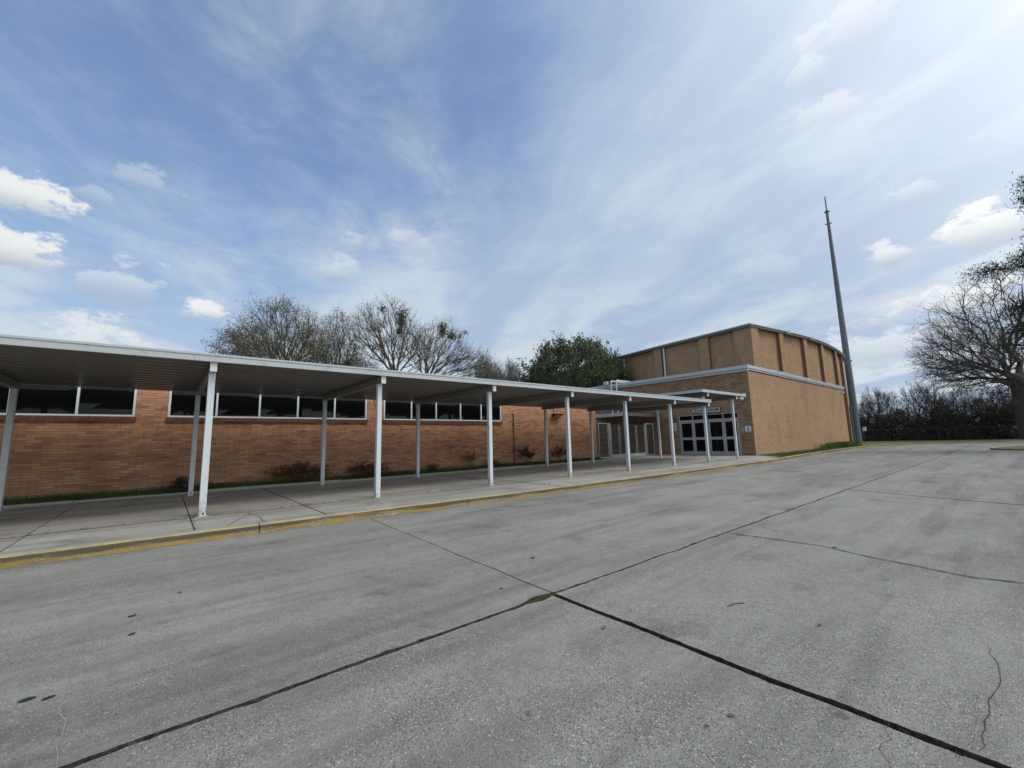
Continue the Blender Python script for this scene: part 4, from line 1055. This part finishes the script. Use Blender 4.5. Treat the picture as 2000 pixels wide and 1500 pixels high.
# ---- the wood behind: one mass of stems and brush, with single saplings standing above it
def wood():
    rs = np.random.RandomState(8); A=[];B=[];r0=[];r1=[];tipp=[]
    edge_x = lambda y: np.interp(y, [-14,-1,7,14,30], [81,77,75,73.2,71.5])
    for k in range(340):
        y = rs.uniform(-12,24); x = edge_x(y)+rs.uniform(.4,9)**1.0; h = rs.uniform(1.9,4.0)*(1+.22*math.sin(y*1.9)+.15*math.sin(y*4.3+1))+(1.6 if y < 3 else .3 if y < 6 else 0)
        p = np.array([x,y,.1]); lean = rs.normal(size=2)*.10; r = rs.uniform(.02,.055)
        q = p+np.array([lean[0]*h,lean[1]*h,h]); mid = (p+q)/2+rs.normal(size=3)*.15
        A += [p,mid]; B += [mid,q]; r0 += [r,r*.75]; r1 += [r*.75,r*.25]
        for j in range(11):
            s = rs.uniform(.15,1); c = p+(q-p)*s; d_ = rs.normal(size=3)*.6+np.array([0,0,.75]); d_ /= np.linalg.norm(d_); L = rs.uniform(.6,1.7)
            e = c+d_*L; A.append(c); B.append(e); r0.append(.016); r1.append(.006); tipp.append(e)
            for _ in range(2):
                f_ = c+d_*L*rs.uniform(.3,.9); e2 = f_+(d_+rs.normal(size=3)*.6)*L*.55; A.append(f_); B.append(e2); r0.append(.010); r1.append(.004); tipp.append(e2)
    Vt = tubes_np(A,B,np.array(r0),np.array(r1),3)
    o = np_mesh('woodland', *Vt, M['bark_oak'], None, (76,5,.1)); tag(o, kind='stuff')
    n = 80000; y = rs.uniform(-12,25,n); x = np.interp(y,[-14,-1,7,14,30],[81,77,75,73.2,71.5])+rs.uniform(0,6,n); z = .1+rs.uniform(0,1,n)*(3.3+.7*np.sin(y*1.3)+.5*np.sin(y*3.1+1))
    o = np_mesh('undergrowth', *cards_np(np.stack([x,y,z],1), .30, rs, aspect=.3), M['leaf_wood'], None, (76,5,.1)); tag(o, kind='stuff')
    tipp = np.array(tipp); c = tipp[rs.randint(0,len(tipp),14000)]+rs.normal(size=(14000,3))*.2
    o = np_mesh('woodland_buds', *cards_np(c, .15, rs), M['leaf_wood'], None, (76,5,.1)); tag(o, kind='stuff')
wood()
rs1 = random.Random(7); ws_ = []
ORD = ['first','second','third','fourth','fifth','sixth','seventh','eighth','ninth','tenth','eleventh','twelfth','thirteenth','fourteenth']
labs = ['slim bare woodland tree rising above the brush, %s to the right of the tall mast' % o_ for o_ in ORD]
for k, y in enumerate([13.6,12.6,11.5,9.6,8.6,7.4,6.4,5.6,4.6,3.6,2.7,1.8,.9,0.0]):
    x = float(np.interp(y,[-14,-1,7,14,30],[81,77,75,73.2,71.5]))+rs1.uniform(2.5,6); h = [6.0,7.4,6.8,5.8,8.6,9.2,8.2,6.6,8.2,7.4,6.6,8.0,7.0,8.2][k]
    if k < 3:
        ws_.append(make_tree('woodland_tree', labs[k], 80+k, (x,y,.1), (x,y,3.0), [((x,y,h-3.0),(1.5,1.5,3.2),1)], 170, M['bark_oak'], M['leaf_bud'], 900, .09, .013, 4.2, 1.0, .2, group='slim bare trees above the wood', trunk_r=.11, upb=.9, tw_r=.009))
    else:
        src = ws_[k % 3]; o = src.copy(); COL.objects.link(o); o.location = (x,y,.1); o.rotation_euler = (0,0,rs1.uniform(0,6.28)); s = h/8.3; o.scale = (s,s,s)
        o['label'] = labs[k]
        for ch in src.children: c = ch.copy(); COL.objects.link(c); c.parent = o

# ---- shrubs against the brick
def shrub(label, seed, c, rx, h, n, leaf, ln, ls, bark=None, name='shrub', droop=.0, ry=None):
    rs = np.random.RandomState(seed); ry = ry or .22; x0, y0, z0 = c
    t = thing(name, c, label, 'shrub', 'shrubs in the strip along the brick wall')
    A=[];B=[];tips=[]
    for k in range(n):
        a = np.array([x0+rs.normal()*rx*.25, y0+rs.normal()*.06, z0]); sx_ = rs.uniform(-1,1)
        e = np.array([x0+sx_*rx, y0+rs.uniform(-1,1)*ry, z0+h*rs.uniform(.45,1)*(1-.45*abs(sx_)**1.5)])
        mid = (a+e)/2+np.array([0,0,.1*h])+rs.normal(size=3)*.03
        A += [a,mid]; B += [mid,e]; 
        for s in np.linspace(.25,1,6): tips.append(mid+(e-mid)*s); 
        for _ in range(3):
            s = rs.uniform(.1,.9); p = mid+(e-mid)*s; q = p+rs.normal(size=3)*np.array([.09,.06,.06])+np.array([0,0,.05]); A.append(p); B.append(q); tips += [q,q]
    V, F = tubes_np(A,B,np.full(len(A),.006),np.full(len(A),.003),3); np_mesh('stems', V, F, bark or M['bark_oak'], t)
    tips = np.array(tips); q = tips[rs.randint(0,len(tips),ln)]+rs.normal(size=(ln,3))*.03; q[:, 1] = np.minimum(q[:, 1], 15.72)
    np_mesh('leaves', *cards_np(q, ls, rs, aspect=.42), leaf, t)
shrub('long dead shrub with curled dark brown leaves spreading past the post between window and wall', 1, (3.5,15.25,.22), 1.0, .66, 95, M['leaf_brown'], 430, .11, bark=M['rust'])
shrub('dead brown-leaved shrub behind the second front post', 2, (5.75,15.3,.24), .85, .58, 70, M['leaf_brown'], 300, .10, bark=M['rust'])
shrub('small round green shrub near the wall behind the nearest posts', 3, (.42,15.25,.22), .22, .36, 30, M['leaf_shrub'], 420, .06, name='green_shrub')
shrub('tiny green shrub low in the grass left of the tall thin one', 4, (8.35,15.3,.24), .24, .26, 20, M['leaf_shrub'], 220, .06, name='green_shrub')
shrub('thin upright shrub with sparse dark leaves under the third window', 5, (10.2,15.3,.22), .38, .95, 12, M['leaf_brown'], 150, .085)
shrub('low dark shrub behind the third front post', 6, (11.62,15.3,.22), .18, .36, 16, M['leaf_shrub'], 160, .06)
shrub('tall dark leafy shrub right of the brown drainpipe', 7, (13.45,15.3,.22), .55, 1.15, 26, M['leaf_shrub'], 620, .085)
shrub('upright dark shrub below the wall floodlight', 8, (15.75,15.3,.22), .42, 1.0, 22, M['leaf_shrub'], 430, .085)

# ---- grass
def blades(name, xs, ys, zs, h, wd, mt, seed, lean=.4):
    rs = np.random.RandomState(seed); n = len(xs); P = np.stack([xs,ys,zs],1); th = rs.uniform(0,6.283,n); s = np.stack([np.cos(th),np.sin(th),np.zeros(n)],1)*wd
    hh = h*rs.uniform(.4,1.2,n); top = P+np.stack([rs.normal(size=n)*lean*hh,rs.normal(size=n)*lean*hh,hh],1)
    V = np.stack([P-s,P+s,top+s*.2,top-s*.2],1).reshape(-1,3)
    o = np_mesh(name, V, np.arange(4*n).reshape(-1,4), mt, None, (float(xs.mean()),float(ys.mean()),0)); return tag(o, kind='stuff')
rs = np.random.RandomState(3)
n = 30000; xs = rs.uniform(-5,19.3,n); ys = rs.uniform(15.12,15.74,n)
keep = rs.uniform(size=n) < (.55+.45*np.sin(xs*1.7)*np.sin(xs*.6+1)); xs = xs[keep]; ys = ys[keep]
blades('grass_strip', xs, ys, .15+(ys-15.05)*.13, .125, .006, M['grass'], 1)
n = 14000; xs = rs.uniform(25.5,48.5,n); ys = np.array([curb_y(x) for x in xs])+.26+rs.uniform(0,1,n)**1.3*1.6; k = (ys < 10.18); xs = xs[k]; ys = ys[k]; k = (ys-9.85) < (xs-27.2)*.9; xs = xs[k]; ys = ys[k]; k = ~((xs < 27.3) & (ys > 8.6)); xs = xs[k]; ys = ys[k]
blades('verge_grass', xs, ys, np.full(len(xs), .12), .09, .012, M['grass_far'], 2)
n = 5200; xs = 44.2+rs.normal(size=n)*2.0; ys = 9.75+rs.uniform(-.35,.4,n)
blades('tall_grass_clump', xs, ys, np.full(n, .12), .42, .018, M['grass'], 4)
# weeds in the joints
def weeds(name, pts, h, k, seed, mt=M['weed'], sp=.03):
    rs = np.random.RandomState(seed); P = np.repeat(np.array(pts), k, 0); P = P+rs.normal(size=P.shape)*np.array([sp,sp*.4,0]); blades(name, P[:,0], P[:,1], P[:,2], h, .0022, mt, seed, .8)
wp = [(2.50+.03*i, YJ+jA(2.5+.03*i)-.012+.01*math.sin(i*2.2), -.015) for i in range(9)]
weeds('joint_weeds', wp, .020, 26, 1)
mm = MB(); r = random.Random(3)
for i in range(60):
    x = 2.28+.48*r.random()**.6; y = YJ+jA(x)+r.uniform(-.030,.022)*max(.2,1-abs(x-2.62)/.30); s = r.uniform(.007,.017)
    mm.add([(x-s,y-s*.6,-.018),(x+s,y-s,-.018),(x+s*.8,y+s,-.018),(x-s,y+s,-.018),(x+r.uniform(-.004,.004),y,-.018+s*r.uniform(.7,1.2))],[(0,1,4),(1,2,4),(2,3,4),(3,0,4)])
for i in range(420):
    x = 2.8+r.random()*6.0; y = YJ+jA(x)-.006+r.uniform(-.008,.010); s = r.uniform(.005,.012)
    mm.add([(x-s,y-s*.6,-.018),(x+s,y-s,-.018),(x+s*.8,y+s,-.018),(x-s,y+s,-.018),(x,y,-.018+s*r.uniform(.9,1.7))],[(0,1,4),(1,2,4),(2,3,4),(3,0,4)])
for i in range(620):
    y = r.uniform(.1,2.75); x = low[1][0](y)+r.uniform(-.015,.013); s = r.uniform(.003,.009)*(1.5 if .45 < y < .62 or r.random() < .08 else 1)
    mm.add([(x-s,y-s*.6,-.036),(x+s,y-s,-.036),(x+s*.8,y+s,-.036),(x-s,y+s,-.036),(x,y,-.036+s*r.uniform(.9,2.2))],[(0,1,4),(1,2,4),(2,3,4),(3,0,4)])
tag(obj('joint_moss', mm, M['moss'], origin=(3,2.8,0)), kind='stuff')
wp = [(x+jit(.1), 9.69, G-.005) for x in [-.9,-.5,2.3,2.35,2.4,2.5,2.9,3.3,3.9,8.3,8.4,8.0,8.8,13.7,13.8]]+[(2.33,9.5+i*.1,G-.005) for i in range(4)]+[(x, 9.69, G-.005) for x in (-1.5,-1.3,.2,.5,.8,1.2,1.9,2.1,2.7,3.1,5.2,5.6,6.3,7.4,8.2,8.3,8.5,9.6,10.1,11.9,12.0,15.1)]+[(8.3,8.5+i*.2,G-.005) for i in range(5)]+[(.43,8.4+i*.3,G-.005) for i in range(4)]+[(4.25,9.8+i*.3,G-.005) for i in range(5)]
weeds('sidewalk_weeds', wp, .06, 14, 2)
wp = [(x, YF+.03, G+.01) for x in (.55,.66,3.95,7.2,13.78,13.82,17.1,17.14)]; weeds('post_weeds', wp, .11, 22, 5)
wp = [(2.71, y, -.02) for y in (.30,.34,.50,.55,.58,.95,1.6)]; weeds('slab_weeds', wp, .016, 14, 6)

# ---- litter and spots on the car park
def leaf_obj(label, x, y, s, rot, z=.004):
    m = MB(); n = 7; c, sn = math.cos(rot), math.sin(rot); L = []; Rr = []
    for i in range(n):
        t = i/(n-1); w = math.sin(math.pi*min(1,t*1.02))**.8*s*.28+.0005; u = (t-.5)*s; h = z+.25*s*(t-.5)**2*4*.25+.002
        for side, arr in ((1,L),(-1,Rr)): arr.append((x+u*c-side*w*sn, y+u*sn+side*w*c, h+w*.5))
    mid = [(x+(i/(n-1)-.5)*s*c, y+(i/(n-1)-.5)*s*sn, z+.002+.25*s*(i/(n-1)-.5)**2) for i in range(n)]
    m.strip(Rr, mid); m.strip(mid, L); tag(obj('dry_leaf', m, M['dead_leaf'], origin=(x,y,z)), label, 'leaf')
leaf_obj('curled dry leaf on the slab just right of the joint crossing', 2.55, 2.10, .055, .6, -.002)
leaf_obj('tan dry leaf near the bottom of the picture beside the wide joint', 2.23, 1.07, .04, 1.9, -.002)
leaf_obj('small dry leaf lying in the wide joint', 2.735, .93, .05, 1.4, -.012)
leaf_obj('dry leaf on the near slab left of the bottom middle', 1.5, 1.75, .035, 1.0, -.002)
m = MB(); pts = [(3.55,1.66,.008),(3.60,1.645,.012),(3.66,1.64,.010),(3.72,1.60,.006)]
for a, b in zip(pts[:-1], pts[1:]): m.tube(a, b, .0035, n=5)
tag(obj('twig', m, M['bark_oak'], origin=(3.63,1.64,0)), 'thin dark twig lying on the slab right of the joint crossing', 'twig')
m = MB(); m.tube((3.66,1.08,.007),(3.70,1.075,.007),.006,n=5); tag(obj('twig', m, M['bark_oak'], origin=(3.68,1.08,0)), 'short dark twig stub nearer the right on the slab', 'twig')
def spot(x, y, a, b, rot, seed, z=.006):
    r = random.Random(seed); m = MB(); n = 18; pts = []
    for i in range(n):
        t = 2*math.pi*i/n; q = 1+r.uniform(-.15,.15); u, v = a*math.cos(t)*q, b*math.sin(t)*q; pts.append((x+u*math.cos(rot)-v*math.sin(rot), y+u*math.sin(rot)+v*math.cos(rot), z))
    m.add(pts, [tuple(range(n))]); return m
m = MB()
for k, (x, y, a, b) in enumerate([(-.50,3.69,.032,.024),(-.41,3.63,.028,.018),(-.12,4.86,.028,.02),(-.10,4.40,.026,.018),(.2,5.3,.02,.015),(3.4,3.8,.03,.02),(2.5,3.25,.02,.012),(6.25,1.58,.03,.02),(2.06,1.11,.012,.008)]):
    q = spot(x, y, a, b, .3*k, k, .006); m.add(q.v, q.f)
struct('pavement_spots', m, M['tar'])
# low mowing strip line against the side wall
ms = MB(); ms.box(28.0,37.6,YS-.30,YS-.02,.05,.155); struct('mowing_strip', ms, M['edging'])
